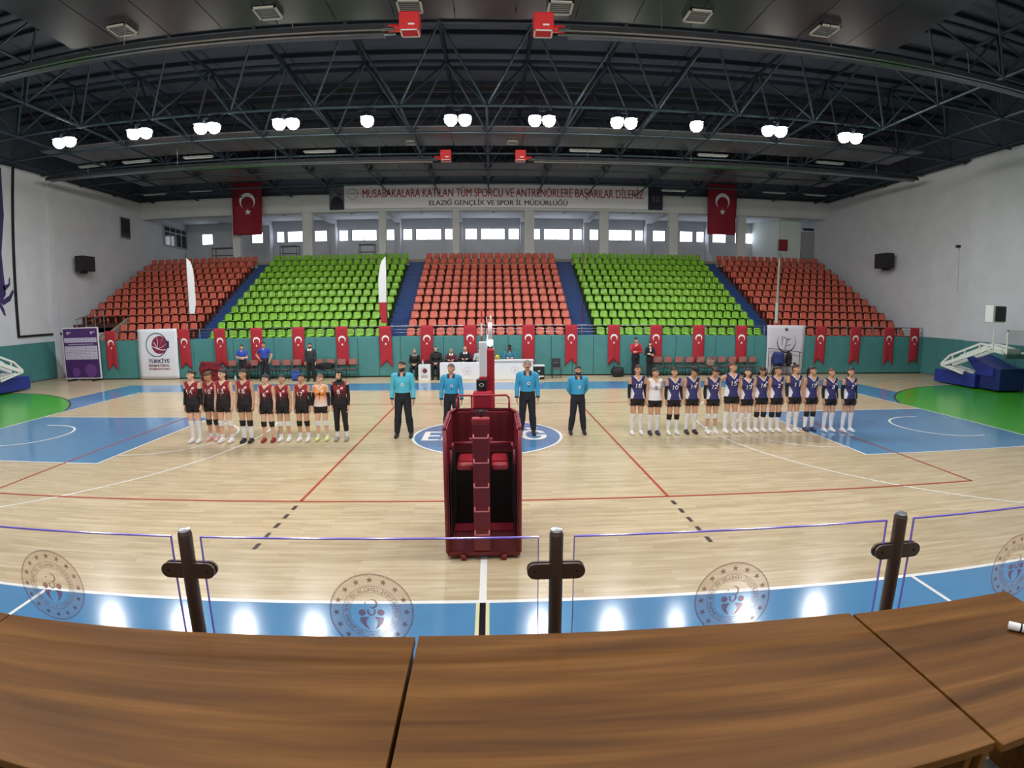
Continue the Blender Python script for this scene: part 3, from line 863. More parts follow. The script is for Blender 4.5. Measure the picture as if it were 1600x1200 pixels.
mb = MB(); add_disc(mb, -9.47, 10.42, 0.15, pf, 20); put('head_print', mb, mat('head_print', (150, 132, 124), 0.7), t)
t = thing('portrait_panel', (10.56, 20.85, 9.45), 'dark navy portrait panel at the right end of the banner', 'portrait')
put('panel', MB().bbox(10.1, 11.03, 20.84, 20.92, 9.45, 10.86, 0.01), mat('navy_backdrop', (34, 38, 58), 0.7, vary=0.2, scale=2), t)
mb = MB()
for dx in (-0.14, 0.14):
    add_disc(mb, 10.56+dx, 10.25, 0.07, pf, 16)
    mb.flat([pf(10.56+dx-0.1, 9.95), pf(10.56+dx+0.1, 9.95), pf(10.56+dx+0.05, 10.18), pf(10.56+dx-0.05, 10.18)])
put('figure_print', mb, mat('figure_print', (86, 88, 104), 0.7), t)

# white banners on the front wall
def ball_logo(mbs, cx, cz, s, fn):
    ring, ball, seams = mbs
    A = [fn(cx-0.05*s+0.50*s*math.cos(k*PI/24), cz+0.5*s*math.sin(k*PI/24)) for k in range(49)]
    B = [fn(cx-0.05*s+0.465*s*math.cos(k*PI/24), cz+0.5*s*0.93*math.sin(k*PI/24)) for k in range(49)]
    ring.strip(A, B)
    ring.flat([fn(cx+0.42*s, cz-0.14*s), fn(cx+0.52*s, cz-0.14*s), fn(cx+0.52*s, cz+0.16*s), fn(cx+0.42*s, cz+0.16*s)])
    add_disc(ball, cx+0.1*s, cz, 0.37*s, fn, 32)
    def F(a, b): return fn(a, b, 0.009)
    c0 = (cx-0.02*s, cz-0.16*s)
    for ang in (-0.35, 0.2, 0.75, 1.3, 1.9, 2.6):
        L = 0.0
        p = []
        for k in range(9):
            r = 0.62*s*k/8
            a2 = ang+0.35*(k/8)
            q = (c0[0]+r*math.cos(a2), c0[1]+r*math.sin(a2))
            if math.hypot(q[0]-cx-0.1*s, q[1]-cz) < 0.36*s: p.append(q)
        if len(p) > 1:
            seams.strip([F(a-0.008*s, b-0.012*s) for a, b in p], [F(a+0.008*s, b+0.012*s) for a, b in p])
t = thing('federation_banner', (-15.86, 11.76, 0), 'white hanging banner with a maroon basketball emblem, left on the green pads', 'banner')
mb, fn = cloth(-16.88, -14.83, 0.03, 2.42, 11.76, 10, 14, 0.022, 0, 1.0, -0.04)
cl = put('cloth', mb, mat('banner_cloth', (222, 224, 232), 0.7), t, smooth=True)
ms = (MB(), MB(), MB()); ball_logo(ms, -15.85, 1.66, 1.15, fn)
put('emblem_ring', ms[0], NAVY, cl); put('emblem_ball', ms[1], MAROON, cl); put('emblem_seams', ms[2], WHITE, cl)
for s, w, h, z in (('TÜRKİYE', 1.1, 0.18, 0.80), ('BASKETBOL', 1.1, 0.11, 0.62), ('FEDERASYONU', 1.1, 0.085, 0.47)):
    mb = MB(); text_on(mb, s, lambda a, b: fn(a, b, 0.012), width=w, height=h, bold=0.032, cx=-15.82, cy=z); put('lettering', mb, NAVY if s[0] == 'T' else MAROON, cl)
t = thing('crescent_banner', (14.5, 11.76, 0), 'white hanging banner with a dark crescent ring and star, right on the green pads', 'banner')
mb, fn = cloth(13.46, 15.5, 0.02, 2.41, 11.76, 10, 14, 0.03, 0, 2.4, 0.0, 0.07)
cl = put('cloth', mb, mat('banner_cloth2', (206, 202, 212), 0.7), t, smooth=True)
mb = MB(); add_crescent(mb, 14.5, 1.58, 0.52, fn, PI/2, 40, 0.94, 0.075); put('crescent_ring', mb, mat('dark_plum_print', (62, 34, 52), 0.7), cl)
mb = MB(); add_star(mb, 14.48, 2.2, 0.13, fn); put('star', mb, mat('dark_plum_print', (62, 34, 52)), cl)
mb = MB()
for P in ([(14.22, 1.86), (14.3, 1.86), (14.28, 1.45), (14.24, 1.4)], [(14.3, 1.9), (14.5, 1.78), (14.8, 1.76), (14.55, 1.66), (14.36, 1.8)], [(14.5, 1.7), (14.58, 1.66), (14.48, 1.42), (14.42, 1.36)], [(14.46, 1.42), (14.74, 1.5), (14.76, 1.45), (14.46, 1.37)], [(14.42, 1.4), (14.48, 1.38), (14.46, 1.2), (14.42, 1.2)]):
    mb.flat([fn(*q) for q in P])
put('figure_mark', mb, mat('grey_plum_print', (140, 124, 138), 0.7), cl)

# purple notice board in the corner
t = thing('notice_board', (-19.92, 11.6, 0), 'purple notice board with white tables standing in the left corner', 'notice board')
put('frame', MB().bbox(-20.95, -18.9, 11.58, 11.64, 0.1, 2.6, 0.01), mat('board_white', (224, 222, 230), 0.5), t)
nf = lambda a, b: (a, 11.573, b)
put('purple_print', MB().flat([nf(-20.9, 0.15), nf(-18.95, 0.15), nf(-18.95, 2.55), nf(-20.9, 2.55)]), mat('purple_print', (74, 38, 104), 0.5, vary=0.12, scale=1.2), t)
nf = lambda a, b: (a, 11.57, b)
w1 = MB().flat([nf(-20.85, 1.88), nf(-19.0, 1.88), nf(-19.0, 2.1), nf(-20.85, 2.1)]).flat([nf(-20.85, 1.05), nf(-19.0, 1.05), nf(-19.0, 1.7), nf(-20.85, 1.7)]).flat([nf(-20.62, 1.77), nf(-19.2, 1.77), nf(-19.2, 1.80), nf(-20.62, 1.80)])
put('table_print', w1, mat('board_table_white', (206, 200, 222), 0.6), t)
nf = lambda a, b: (a, 11.567, b)
g = MB()
rr = random.Random(3)
for z in [2.04, 1.96] + [1.64-0.075*k for k in range(8)]:
    x = -20.8
    while x < -19.1:
        w = rr.uniform(0.05, 0.2)
        g.flat([nf(x, z-0.012), nf(min(x+w, -19.03), z-0.012), nf(min(x+w, -19.03), z+0.012), nf(x, z+0.012)])
        x += w+rr.uniform(0.03, 0.08)
tag(put('row_print', g, mat('board_rows', (120, 104, 150), 0.6), t), kind='stuff')
for x in (-20.7, -19.35):
    g = MB().flat([nf(x, 2.33), nf(x+0.28, 2.35), nf(x+0.27, 2.39), nf(x, 2.39)]).flat([nf(x+0.04, 2.26), nf(x+0.12, 2.28), nf(x+0.12, 2.33), nf(x+0.04, 2.33)])
    put('logo_print', g, mat('board_logo', (214, 190, 220), 0.6), t)
for q in ((-19.45, 0.5, 0.33), (-20.3, 0.42, 0.22)):
    g = MB(); add_disc(g, *q, nf, 24)
    put('circle_print', g, mat('board_circle', (104, 62, 136), 0.6), t)
for x in (-20.6, -19.2):
    put('foot', MB().box(x-0.04, x+0.04, 11.3, 11.95, 0, 0.06).box(x-0.03, x+0.03, 11.64, 11.7, 0.03, 1.4), BLACK, t)

# feather flags behind the rail
def feather(x, y, h, w, yaw, label, c1, c2, z0=1.0):
    t = thing('feather_flag', (x, y, 1.5), label, 'flag', 'feather flags on the grandstand')
    t.rotation_euler.z = yaw
    put_local('pole', MB().tube((0, 0, 0), (0, 0, h-1.3), 0.015, 8), STEEL_DARK, t)
    A, B = [], []
    n = 16
    for k in range(n+1):
        s = k/n
        z = z0+(h-1.5-z0)*s
        ww = abs(w)*(min(1.0, 0.75+s*1.2))*math.sqrt(max(0.0, 1-max(0, (s-0.55)/0.45)**2.2))
        A.append((0.01, 0.012*math.sin(6*s), z)); B.append((math.copysign(0.01+max(0.01, ww), w), 0.03*math.sin(6*s+1), z))
    m1, m2 = MB(), MB()
    k0 = 5
    for mb, a, b in ((m1, 0, k0), (m2, k0, n)):
        mb.strip(A[a:b+1], B[a:b+1])
        mb.strip([(p[0], p[1]+0.006, p[2]) for p in A[a:b+1]], [(p[0], p[1]+0.006, p[2]) for p in B[a:b+1]])
    put_local('lower_cloth', m1, c1, t, smooth=True); put_local('upper_cloth', m2, c2, t, smooth=True)
CLW = mat('feather_white', (216, 218, 220), 0.8)
feather(-14.45, 12.3, 5.75, 0.34, 0.15, 'white feather flag by the left blue aisle near the orange seats', CLW, CLW, 1.6)
feather(-4.76, 12.3, 5.6, -0.36, 0.1, 'white and red feather flag by the blue aisle left of centre', FLAG_RED, CLW)
feather(4.44, 12.3, 5.5, -0.3, 1.35, 'red and white feather flag seen edge-on in the right central aisle', FLAG_RED, mat('feather_pink', (196, 110, 118), 0.8))
feather(14.3, 12.3, 5.75, 0.3, 1.5, 'pale feather flag seen edge-on by the right outer aisle', CLW, mat('feather_grey', (186, 180, 172), 0.8))

# speakers, cable, wall figure
def wall_speaker(s, y, z, label):
    x = s*22.6
    t = thing('wall_speaker', (x, y, z), label, 'speaker', 'wall speakers')
    put('bracket', MB().box(min(x, x-s*0.3), max(x, x-s*0.3), y-0.05, y+0.05, z-0.1, z+0.1), BLACK, t)
    put('cabinet', MB().prism([(y-0.5, x-s*0.75), (y+0.35, x-s*0.95), (y+0.5, x-s*0.3), (y-0.4, x-s*0.25)], 'z', z-0.42, z+0.42) if False else MB().bbox(min(x-s*0.3, x-s*0.85), max(x-s*0.3, x-s*0.85), y-0.48, y+0.48, z-0.4, z+0.42, 0.03), BLACK, t)
    put('grille_cloth', MB().bbox(min(x-s*0.35, x-s*0.8), max(x-s*0.35, x-s*0.8), y-0.5, y-0.48, z-0.35, z+0.37, 0.004), mat('speaker_mesh', (38, 38, 40), 0.9), t)
    put('horn', MB().box(min(x-s*0.4, x-s*0.62), max(x-s*0.4, x-s*0.62), y-0.3, y+0.1, z-0.52, z-0.4), BLACK, t)
wall_speaker(-1, 14.9, 5.98, 'black loudspeaker on the left wall beside the orange seats')
wall_speaker(1, 14.6, 6.0, 'black loudspeaker on the right wall above the seats')
t = thing('wall_camera', (22.6, 9.9, 6.4), 'tiny dark camera on the right wall', 'camera')
put('housing', MB().bbox(22.42, 22.6, 9.82, 9.98, 6.34, 6.46, 0.01), BLACK, t)
put('cable', MB().tube((22.59, 9.9, 4.2), (22.59, 9.9, 6.35), 0.008, 5), mat('grey_cable', (150, 150, 150), 0.6), t)
t = thing('cable_duct', (-22.6, 10.48, 2.3), 'black cable duct forming a corner on the left wall', 'cable duct')
put('duct_section', MB().box(-22.6, -22.52, 10.42, 10.54, 2.34, 10.36), BLACK, t)
put('duct_section', MB().box(-22.6, -22.52, 10.42, 14.3, 2.24, 2.34), BLACK, t)
mb = MB()
for P in ([(9.75, 10.2), (9.4, 10.2), (9.3, 6.5), (9.75, 6.2), (9.95, 8.0)], [(9.9, 4.3), (9.7, 4.05), (10.1, 4.25), (10.35, 4.55), (10.4, 4.4), (10.15, 4.0), (9.7, 3.8), (9.3, 4.2), (9.3, 6.5), (9.75, 6.2)], [(9.75, 4.7), (10.1, 4.8), (10.15, 5.1), (10.2, 5.1), (10.2, 4.75), (9.8, 4.4)], [(9.4, 4.2), (9.75, 3.6), (9.82, 3.3), (9.7, 3.35), (9.5, 3.7), (9.2, 3.9)]):
    mb.prism(P, 'x', -22.6, -22.585)
tag(put('wall_figure', mb, mat('purple_wall_paint', (58, 44, 96), 0.7)), 'purple painted figure silhouette at the left edge of the left wall', 'wall art')

# ================================================================== NET, POSTS, UMPIRE STAND
t = thing('volleyball_net', (0, 0, 1.2), 'volleyball net seen edge-on across the court centre', 'net')
g = MB()
for k in range(96):
    y = -4.75+k*0.1
    g.box(-0.002, 0.002, y-0.002, y+0.002, 1.26, 2.2)
for k in range(11):
    z = 1.25+k*0.095
    g.box(-0.002, 0.002, -4.75, 4.75, z-0.002, z+0.002)
tag(put('net_mesh', g, BLACK, t), kind='stuff')
put('top_tape', MB().box(-0.012, 0.012, -4.78, 4.78, 2.17, 2.245), WHITE, t)
put('bottom_tape', MB().box(-0.01, 0.01, -4.78, 4.78, 1.22, 1.27), WHITE, t)
for s in (-1, 1):
    put('side_band', MB().box(-0.012, 0.012, s*4.5-0.025, s*4.5+0.025, 1.22, 2.24), WHITE, t)
    for k in range(9):
        put('antenna_segment', MB().tube((-0.03, s*4.53, 2.24-1.0+0.2*k), (-0.03, s*4.53, 2.44-1.0+0.2*k), 0.011, 8), WHITE if k % 2 else FLAG_RED, t)
    put('net_rope', MB().tube((0, s*4.78, 2.22), (0, s*5.3, 2.3), 0.008, 6), BLACK, t)
    put('net_rope', MB().tube((0, s*4.78, 1.24), (0, s*5.3, 1.2), 0.008, 6), BLACK, t)
VINYL = mat('red_vinyl_pad', (176, 26, 46), 0.4)
def netpost(y, label, near):
    t = thing('net_post', (0, y, 0), label, 'post', 'net posts')
    put('steel_post', MB().tube((0.1, y, 0), (0.1, y, 2.62), 0.045, 14).tube((0.1, y, 2.62), (0.1, y, 2.86), 0.03, 12), WHITE_PAINT, t, smooth=True)
    put('post_pad', MB().bbox(0.0, 0.16, y-0.14, y+0.1, 0.02, 2.5, 0.03), VINYL, t)
    if near:
        put('red_base_pad', MB().bbox(-0.14, 0.13, y-0.3, y-0.12, 0.02, 1.93, 0.035), mat('base_pad_red', (170, 32, 56), 0.45), t)
        put('white_wrap', MB().bbox(-0.05, 0.055, y-0.22, y-0.12, 2.12, 2.6, 0.01), WHITE, t)
        b = put('winch_box', MB().bbox(-0.09, 0.055, y-0.27, y-0.12, 1.945, 2.09, 0.01), BLACK, t)
        put('winch_cap', MB().box(-0.05, 0.05, y-0.26, y-0.12, 2.09, 2.12), VINYL, t)
        mb = MB(); A = [(-0.02+0.035*math.cos(k*PI/10), y-0.272, 2.02+0.022*math.sin(k*PI/10)) for k in range(21)]
        B = [(-0.02+0.027*math.cos(k*PI/10), y-0.272, 2.02+0.015*math.sin(k*PI/10)) for k in range(21)]
        mb.strip(A, B); put('box_mark', mb, WHITE, b)
    put('pulley', MB().tube((0.06, y, 2.5), (0.14, y, 2.5), 0.05, 12), STEEL_DARK, t)
netpost(-5.2, 'near net post in red padding behind the umpire stand', True)
netpost(5.3, 'far net post in red padding across the court', False)

t = thing('umpire_stand', (0, -6.0, 0), 'tall red padded umpire stand with a ladder on the near side of the net', 'umpire stand')
INNER = mat('dark_red_lining', (96, 20, 30), 0.6)
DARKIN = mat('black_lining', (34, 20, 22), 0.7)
YF, YB = -6.5, -5.62
def hoop_profile(hw, top, cut):
    return [(-hw, 0.02), (-hw, top-0.12), (-hw+cut, top), (hw-cut, top), (hw, top-0.12), (hw, 0.02)]
# side panels and back panel of the shell
for s in (-1, 1):
    put('side_panel', MB().prism([(YF, 0.06), (YF-0.0, 1.64), (YF+0.04, 1.67), (YB, 1.68), (YB, 0.06)], 'x', s*0.41, s*0.46), UMP_RED, t)
    put('side_rim', MB().path([(s*0.445, YF-0.01, 0.08), (s*0.445, YF-0.01, 1.63), (s*0.445, YF+0.05, 1.68), (s*0.445, YB-0.12, 1.69), (s*0.38, YB+0.03, 1.70), (s*0.0, YB+0.03, 1.70)], 0.024, 8), UMP_RED, t, smooth=True)
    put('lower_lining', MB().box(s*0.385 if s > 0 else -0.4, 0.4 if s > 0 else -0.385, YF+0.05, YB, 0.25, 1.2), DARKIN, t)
    put('wheel', MB().tube((s*0.25-0.03, YF-0.05, 0.035), (s*0.25+0.03, YF-0.05, 0.035), 0.035, 14), UMP_RED, t, smooth=True)
put('back_panel_upper', MB().bbox(-0.42, 0.42, YB, YB+0.06, 1.1, 1.69, 0.02), UMP_RED, t)
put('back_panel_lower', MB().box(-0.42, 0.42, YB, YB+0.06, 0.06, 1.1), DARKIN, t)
for k in range(7):
    x = -0.33+0.11*k
    put('panel_rib', MB().bbox(x-0.006, x+0.006, YB-0.014, YB, 1.25, 1.66, 0.003), INNER, t)
put('inner_hoop', MB().path([(-0.40, YF+0.1, 1.0), (-0.39, YF+0.12, 1.36), (-0.35, YF+0.16, 1.43), (0.35, YF+0.16, 1.43), (0.39, YF+0.12, 1.36), (0.40, YF+0.1, 1.0)], 0.02, 8), UMP_RED, t, smooth=True)
for s in (-1, 1):
    mb = MB()
    x0, x1 = s*0.105, s*0.315
    mb.bbox(min(x0, x1), max(x0, x1), YF+0.02, YF+0.55, 1.12, 1.2, 0.035)
    put('seat_half', mb, mat('seat_red', (158, 38, 50), 0.4), t, smooth=True)
put('base_plate', MB().bbox(-0.45, 0.45, YF-0.02, YB+0.05, 0.03, 0.09, 0.012), UMP_RED, t)
put('base_apron', MB().prism([(YF-0.02, 0.06), (YF+0.02, 0.06), (YF+0.22, 0.27), (YF+0.18, 0.27)], 'x', -0.44, 0.44), mat('apron_red', (126, 30, 48), 0.45), t)
col = put('ladder_column', MB().bbox(-0.115, 0.085, YF-0.06, YF+0.03, 0.12, 1.74, 0.012), UMP_RED, t)
put('column_head', MB().bbox(-0.12, 0.09, YF-0.08, YF+0.05, 1.70, 1.78, 0.015), mat('seat_red', (158, 38, 50)), t)
for z in (0.36, 0.66, 0.96, 1.26, 1.56):
    put('rung', MB().path([(-0.10, YF-0.06, z+0.03), (-0.10, YF-0.13, z), (0.07, YF-0.13, z), (0.07, YF-0.06, z+0.03)], 0.009, 8), mat('pale_red_metal', (196, 110, 112), 0.35), t, smooth=True)
for s in (-1, 1):
    put('knob', MB().tube((s*0.1-0.015, YF-0.02, 1.52), (s*0.135-0.015, YF-0.02, 1.52), 0.022, 10), mat('seat_red', (158, 38, 50)), t)
mb = MB()
n = 24
for k in range(n):
    a, b = 2*PI*k/n, 2*PI*(k+1)/n
    mb.tube((-0.012+0.075*math.cos(a), YF+0.02+0.05*math.sin(a), 1.85), (-0.012+0.075*math.cos(b), YF+0.02+0.05*math.sin(b), 1.85), 0.008, 6)
mb.tube((-0.012, YF+0.02, 1.75), (-0.012, YF+0.02, 1.87), 0.014, 8)
put('hand_wheel', mb, BLACK, t, smooth=True)
put('top_rail', MB().path([(-0.35, YB, 1.68), (-0.35, YB, 1.86), (-0.32, YB, 1.90), (0.32, YB, 1.90), (0.35, YB, 1.86), (0.35, YB, 1.68)], 0.014, 8), mat('rail_red', (170, 40, 54), 0.4), t, smooth=True)
put('rail_upright', MB().tube((-0.15, YB, 1.68), (-0.15, YB, 1.90), 0.012, 8), mat('rail_red', (170, 40, 54)), t)

# ================================================================== BASKETBALL HOOPS FOLDED IN THE CORNERS
def hoop_stand(s, label):
    t = thing('basketball_stand', (s*20.9, 7.2, 0), label, 'basketball hoop', 'folded basketball hoops')
    X = lambda a: s*a
    def bx(x0, x1, *r): return (min(s*x0, s*x1), max(s*x0, s*x1))+r
    put('base_pad', MB().bbox(*bx(20.4, 22.2, 6.4, 8.7, 0.05, 0.62), 0.05), BLUE_PAD, t)
    put('front_pad', MB().bbox(*bx(20.6, 22.2, 5.3, 6.35, 0.06, 0.98), 0.05), mat('navy_vinyl_pad', (26, 38, 104), 0.45), t)
    put('slanted_pad', MB().prism([(5.6, 0.98), (7.0, 1.42), (7.1, 1.30), (6.4, 0.62), (5.6, 0.62)], 'x', X(20.55), X(21.9)), BLUE_PAD, t)
    for d in (20.1, 20.75):
        lo = [(8.0, 0.86), (6.9, 1.28), (5.55, 1.78), (4.75, 1.68)]
        hi = [(8.0, 0.92), (7.55, 1.32), (5.95, 1.95), (5.5, 1.92), (4.75, 1.82)]
        for a, b in zip(lo[:-1], lo[1:]):
            put('arm_bar', MB().bar((X(d), a[0], a[1]), (X(d), b[0], b[1]), 0.10, 0.15), WHITE_PAINT, t)
        for a, b in zip(hi[:-1], hi[1:]):
            put('arm_bar', MB().bar((X(d), a[0], a[1]), (X(d), b[0], b[1]), 0.07, 0.08), WHITE_PAINT, t)
        for y, z0, z1 in ((7.4, 1.1, 1.36), (6.75, 1.34, 1.62), (6.0, 1.6, 1.92)):
            put('arm_web', MB().bar((X(d), y, z0), (X(d), y, z1), 0.05, 0.05), WHITE_PAINT, t)
        put('lift_strut', MB().bar((X(d), 7.9, 0.84), (X(d), 6.75, 0.62), 0.06, 0.09).bar((X(d), 7.6, 0.86), (X(d), 6.7, 0.72), 0.04, 0.05), WHITE_PAINT, t)
    put('arm_plate', MB().bbox(*bx(20.05, 20.8, 4.6, 5.5, 1.66, 1.84), 0.02), WHITE_PAINT, t)
    # backboard facing the near side
    fr = MB()
    x0, x1, z0, z1, y = 19.9, 21.7, 1.52, 2.57, 4.5
    fr.box(*bx(x0, x1, y-0.03, y+0.03, z1-0.05, z1)).box(*bx(x0, x0+0.05, y-0.03, y+0.03, z0, z1)).box(*bx(x1-0.05, x1, y-0.03, y+0.03, z0, z1)).box(*bx(x0, x1, y-0.03, y+0.03, z0, z0+0.05))
    b = put('backboard_frame', fr, WHITE_PAINT, t)
    put('backboard_glass', MB().box(*bx(x0+0.05, x1-0.05, y-0.01, y+0.01, z0+0.05, z1-0.05)), BOARD_GLASS, t)
    put('edge_pad', MB().bbox(*bx(x0-0.03, x1+0.03, y-0.05, y+0.05, z0-0.06, z0+0.12), 0.02), mat('green_edge_pad', (60, 84, 80), 0.5), t)
    mb = MB()
    for k in range(24):
        a, c = 2*PI*k/24, 2*PI*(k+1)/24
        mb.tube((X(20.8)+0.225*math.cos(a), y-0.38+0.225*math.sin(a), 1.72), (X(20.8)+0.225*math.cos(c), y-0.38+0.225*math.sin(c), 1.72), 0.01, 6)
    mb.box(*bx(20.7, 20.9, y-0.16, y-0.03, 1.66, 1.74))
    put('rim', mb, WHITE_PAINT, t)
    return t
BOARD_GLASS = glass_mat('backboard_glass', (180, 190, 190), 0.3)
hoop_stand(1, 'folded white basketball hoop with blue padded base in the right corner')
hoop_stand(-1, 'folded white basketball hoop with blue padded base in the left corner')
t = thing('shot_clock', (20.3, 4.9, 1.84), 'white box clock with black face on a pole above the right hoop', 'clock')
put('pole', MB().tube((19.62, 4.9, 1.8), (19.62, 4.9, 2.75), 0.03, 8).tube((19.42, 4.9, 1.8), (19.62, 4.9, 1.8), 0.03, 8), WHITE_PAINT, t)
put('case', MB().bbox(19.28, 19.95, 4.7, 5.1, 2.85, 3.5, 0.02), WHITE_PAINT, t)
put('black_face', MB().bbox(19.38, 19.93, 4.66, 4.7, 2.89, 3.47, 0.01), BLACK, t)

# ================================================================== OFFICIALS' TABLE AND BENCHES
def crest(cx, cz, r, y, parent, m):
    mb = MB(); F = lambda a, b: (a, y, b)
    mb.strip([F(cx+r*math.cos(k*PI/16), cz+r*math.sin(k*PI/16)) for k in range(33)], [F(cx+r*0.9*math.cos(k*PI/16), cz+r*0.9*math.sin(k*PI/16)) for k in range(33)])
    add_disc(mb, cx-0.25*r, cz+0.1*r, 0.16*r, F, 12); add_disc(mb, cx+0.25*r, cz+0.1*r, 0.16*r, F, 12)
    mb.flat([F(cx-0.4*r, cz-0.1*r), F(cx+0.4*r, cz-0.1*r), F(cx+0.1*r, cz-0.5*r), F(cx-0.1*r, cz-0.5*r)])
    put('printed_crest', mb, m, parent)
PALE = mat('pale_crest_print', (196, 196, 204), 0.8)
TCL = mat('white_table_cover', (226, 228, 234), 0.6)
t = thing('officials_table', (-0.98, 11.0, 0), 'low white covered officials table left of the net post', 'table')
put('table_cover', MB().bbox(-2.16, 0.18, 10.5, 10.92, 0.0, 0.76, 0.02), TCL, t); crest(-0.95, 0.4, 0.17, 10.495, t, PALE)
t = thing('scorer_table', (1.07, 11.0, 0), 'taller white covered officials table right of the net post', 'table')
put('table_cover', MB().bbox(0.2, 1.95, 10.5, 10.92, 0.0, 0.86, 0.02), TCL, t); crest(1.15, 0.42, 0.17, 10.495, t, PALE)
put('top_ledge', MB().bbox(0.18, 1.97, 10.45, 10.94, 0.83, 0.87, 0.01), TCL, t)
t = thing('podium_box', (-2.83, 10.52, 0), 'small white box stand with a maroon ball emblem beside the table', 'box')
bx_ = put('box_body', MB().bbox(-3.08, -2.57, 10.35, 10.7, 0, 0.7, 0.01), WHITE_PAINT, t)
F = lambda a, b, d=0: (a, 10.345-d, b)
ms = (MB(), MB(), MB()); ball_logo(ms, -2.83, 0.44, 0.27, lambda a, b, d=0.0: (a, 10.345-d, b))
put('emblem_ring', ms[0], NAVY, bx_); put('emblem_ball', ms[1], MAROON, bx_)
mb = MB(); text_on(mb, 'TÜRKİYE', F, width=0.28, height=0.035, bold=0.01, cx=-2.82, cy=0.225); text_on(mb, 'BASKETBOL', F, width=0.28, height=0.03, bold=0.01, cx=-2.82, cy=0.175); text_on(mb, 'FEDERASYONU', F, width=0.28, height=0.025, bold=0.01, cx=-2.82, cy=0.135)
put('lettering', mb, MAROON, bx_)
t = thing('water_bottle', (-2.9, 10.52, 0.7), 'small clear bottle standing on the white box stand', 'bottle')
put('bottle_body', MB().lathe([(0.0, 0), (0.032, 0.0), (0.033, 0.13), (0.014, 0.18), (0.014, 0.2)], (-2.9, 10.52, 0.7), 12), mat('pale_bottle', (200, 214, 220), 0.2), t, smooth=True)
put('cap', MB().lathe([(0.016, 0.2), (0.016, 0.225), (0.0, 0.226)], (-2.9, 10.52, 0.7), 10), WHITE_PAINT, t)
t = thing('equipment_case', (2.2, 10.7, 0), 'black equipment case with white lid beside the officials table', 'case')
put('case_body', MB().bbox(1.98, 2.45, 10.5, 10.9, 0, 0.57, 0.015), BLACK, t)
put('lid', MB().bbox(1.97, 2.46, 10.49, 10.91, 0.575, 0.63, 0.01), WHITE_PAINT, t)
for q in ((2.1, 2.42, 0.12, 0.17), (2.15, 2.25, 0.06, 0.115), (2.16, 2.26, 0.35, 0.4), (2.12, 2.2, 0.22, 0.25)):
    put('label_print', MB().box(q[0], q[1], 10.492, 10.5, q[2], q[3]), WHITE_PAINT, t)
t = thing('volleyball', (0.38, 10.7, 0.97), 'yellow and blue volleyball on the scorer table', 'ball')
bm_ = bmesh.new(); bmesh.ops.create_uvsphere(bm_, u_segments=20, v_segments=12, radius=0.105)
def sphere_mesh(r, sx=1, sy=1, sz=1, c=(0, 0, 0), u=16, v=10):
    bm = bmesh.new(); bmesh.ops.create_uvsphere(bm, u_segments=u, v_segments=v, radius=r)
    vs = [(q.co.x*sx+c[0], q.co.y*sy+c[1], q.co.z*sz+c[2]) for q in bm.verts]
    bm.verts.index_update()
    fs = [[q.index for q in f.verts] for f in bm.faces]
    bm.free()
    return MB().add(vs, fs)
bm_.free()
put('ball_skin', sphere_mesh(0.105, c=(0.38, 10.7, 0.975)), mat('ball_yellow', (220, 196, 40), 0.4), t, smooth=True)
g = MB()
for a in (-0.5, 0.5):
    pts = [(0.38+0.107*math.cos(th)*math.cos(a), 10.7-0.107*abs(math.sin(th)), 0.975+0.107*math.cos(th)*math.sin(a)*1.0) for th in [0.2+2.7*k/12 for k in range(13)]]
    g.path(pts, 0.008, 5)
put('ball_panel', g, mat('ball_blue', (36, 60, 130), 0.4), t)
for k, (x, z, w) in enumerate(((-1.25, 0.76, 'before the man in the dark suit'), (-1.75, 0.76, 'before the man in the maroon jacket'), (-0.62, 0.76, 'near the net post'))):
    t = thing('paper_sheets', (x, 10.75, z), 'loose white papers on the officials table '+w, 'papers')
    put('sheet', MB().box(x-0.16, x+0.12, 10.63, 10.83, z+0.001, z+0.006), WHITE, t)
    put('sheet', MB().add([(x-0.02, 10.6, z+0.007), (x+0.2, 10.66, z+0.007), (x+0.17, 10.86, z+0.03), (x-0.05, 10.8, z+0.01)], [(0, 1, 2, 3)]), mat('paper_grey', (206, 208, 214), 0.8), t)

# bench chairs
CH_BACK = mat('red_brown_chair_back', (150, 92, 84), 0.5, vary=0.08)
CH_SEAT = mat('grey_chair_seat', (88, 80, 80), 0.6)
def bench_chair_parts(t, back=CH_BACK):
    P = put_local
    P('seat', MB().bbox(-0.21, 0.21, -0.22, 0.2, 0.42, 0.46, 0.015), CH_SEAT, t)
    vs = MB(); A, B = [], []
    for j in range(7):
        u = -1+j/3
        A.append((0.2*u, 0.21-0.035*u*u*-1-0.04, 0.62)); B.append((0.2*u, 0.25-0.03*u*u, 0.88))
    vs.strip(A, B); vs.strip([(a[0], a[1]+0.02, a[2]) for a in A], [(a[0], a[1]+0.02, a[2]) for a in B])
    vs.strip(B, [(a[0], a[1]+0.02, a[2]) for a in B]); vs.strip(A, [(a[0], a[1]+0.02, a[2]) for a in A])
    P('backrest', vs, back, t, smooth=False)
    for sx in (-1, 1):
        P('leg', MB().tube((sx*0.2, -0.2, 0), (sx*0.19, -0.19, 0.44), 0.012, 6), BLACK, t)
        P('leg', MB().path([(sx*0.2, 0.24, 0), (sx*0.19, 0.19, 0.44), (sx*0.19, 0.26, 0.86)], 0.012, 6), BLACK, t)
t0 = thing('bench_chair', (-12.0, 11.25, 0), 'x', 'chair')
bench_chair_parts(t0)
nl = ['under the maroon cloth', 'second from the left', 'third from the left', 'fourth from the left', 'fifth from the left', 'sixth from the left', 'sixth from the right', 'fifth from the right', 'fourth from the right', 'third from the right', 'second from the right', 'rightmost']
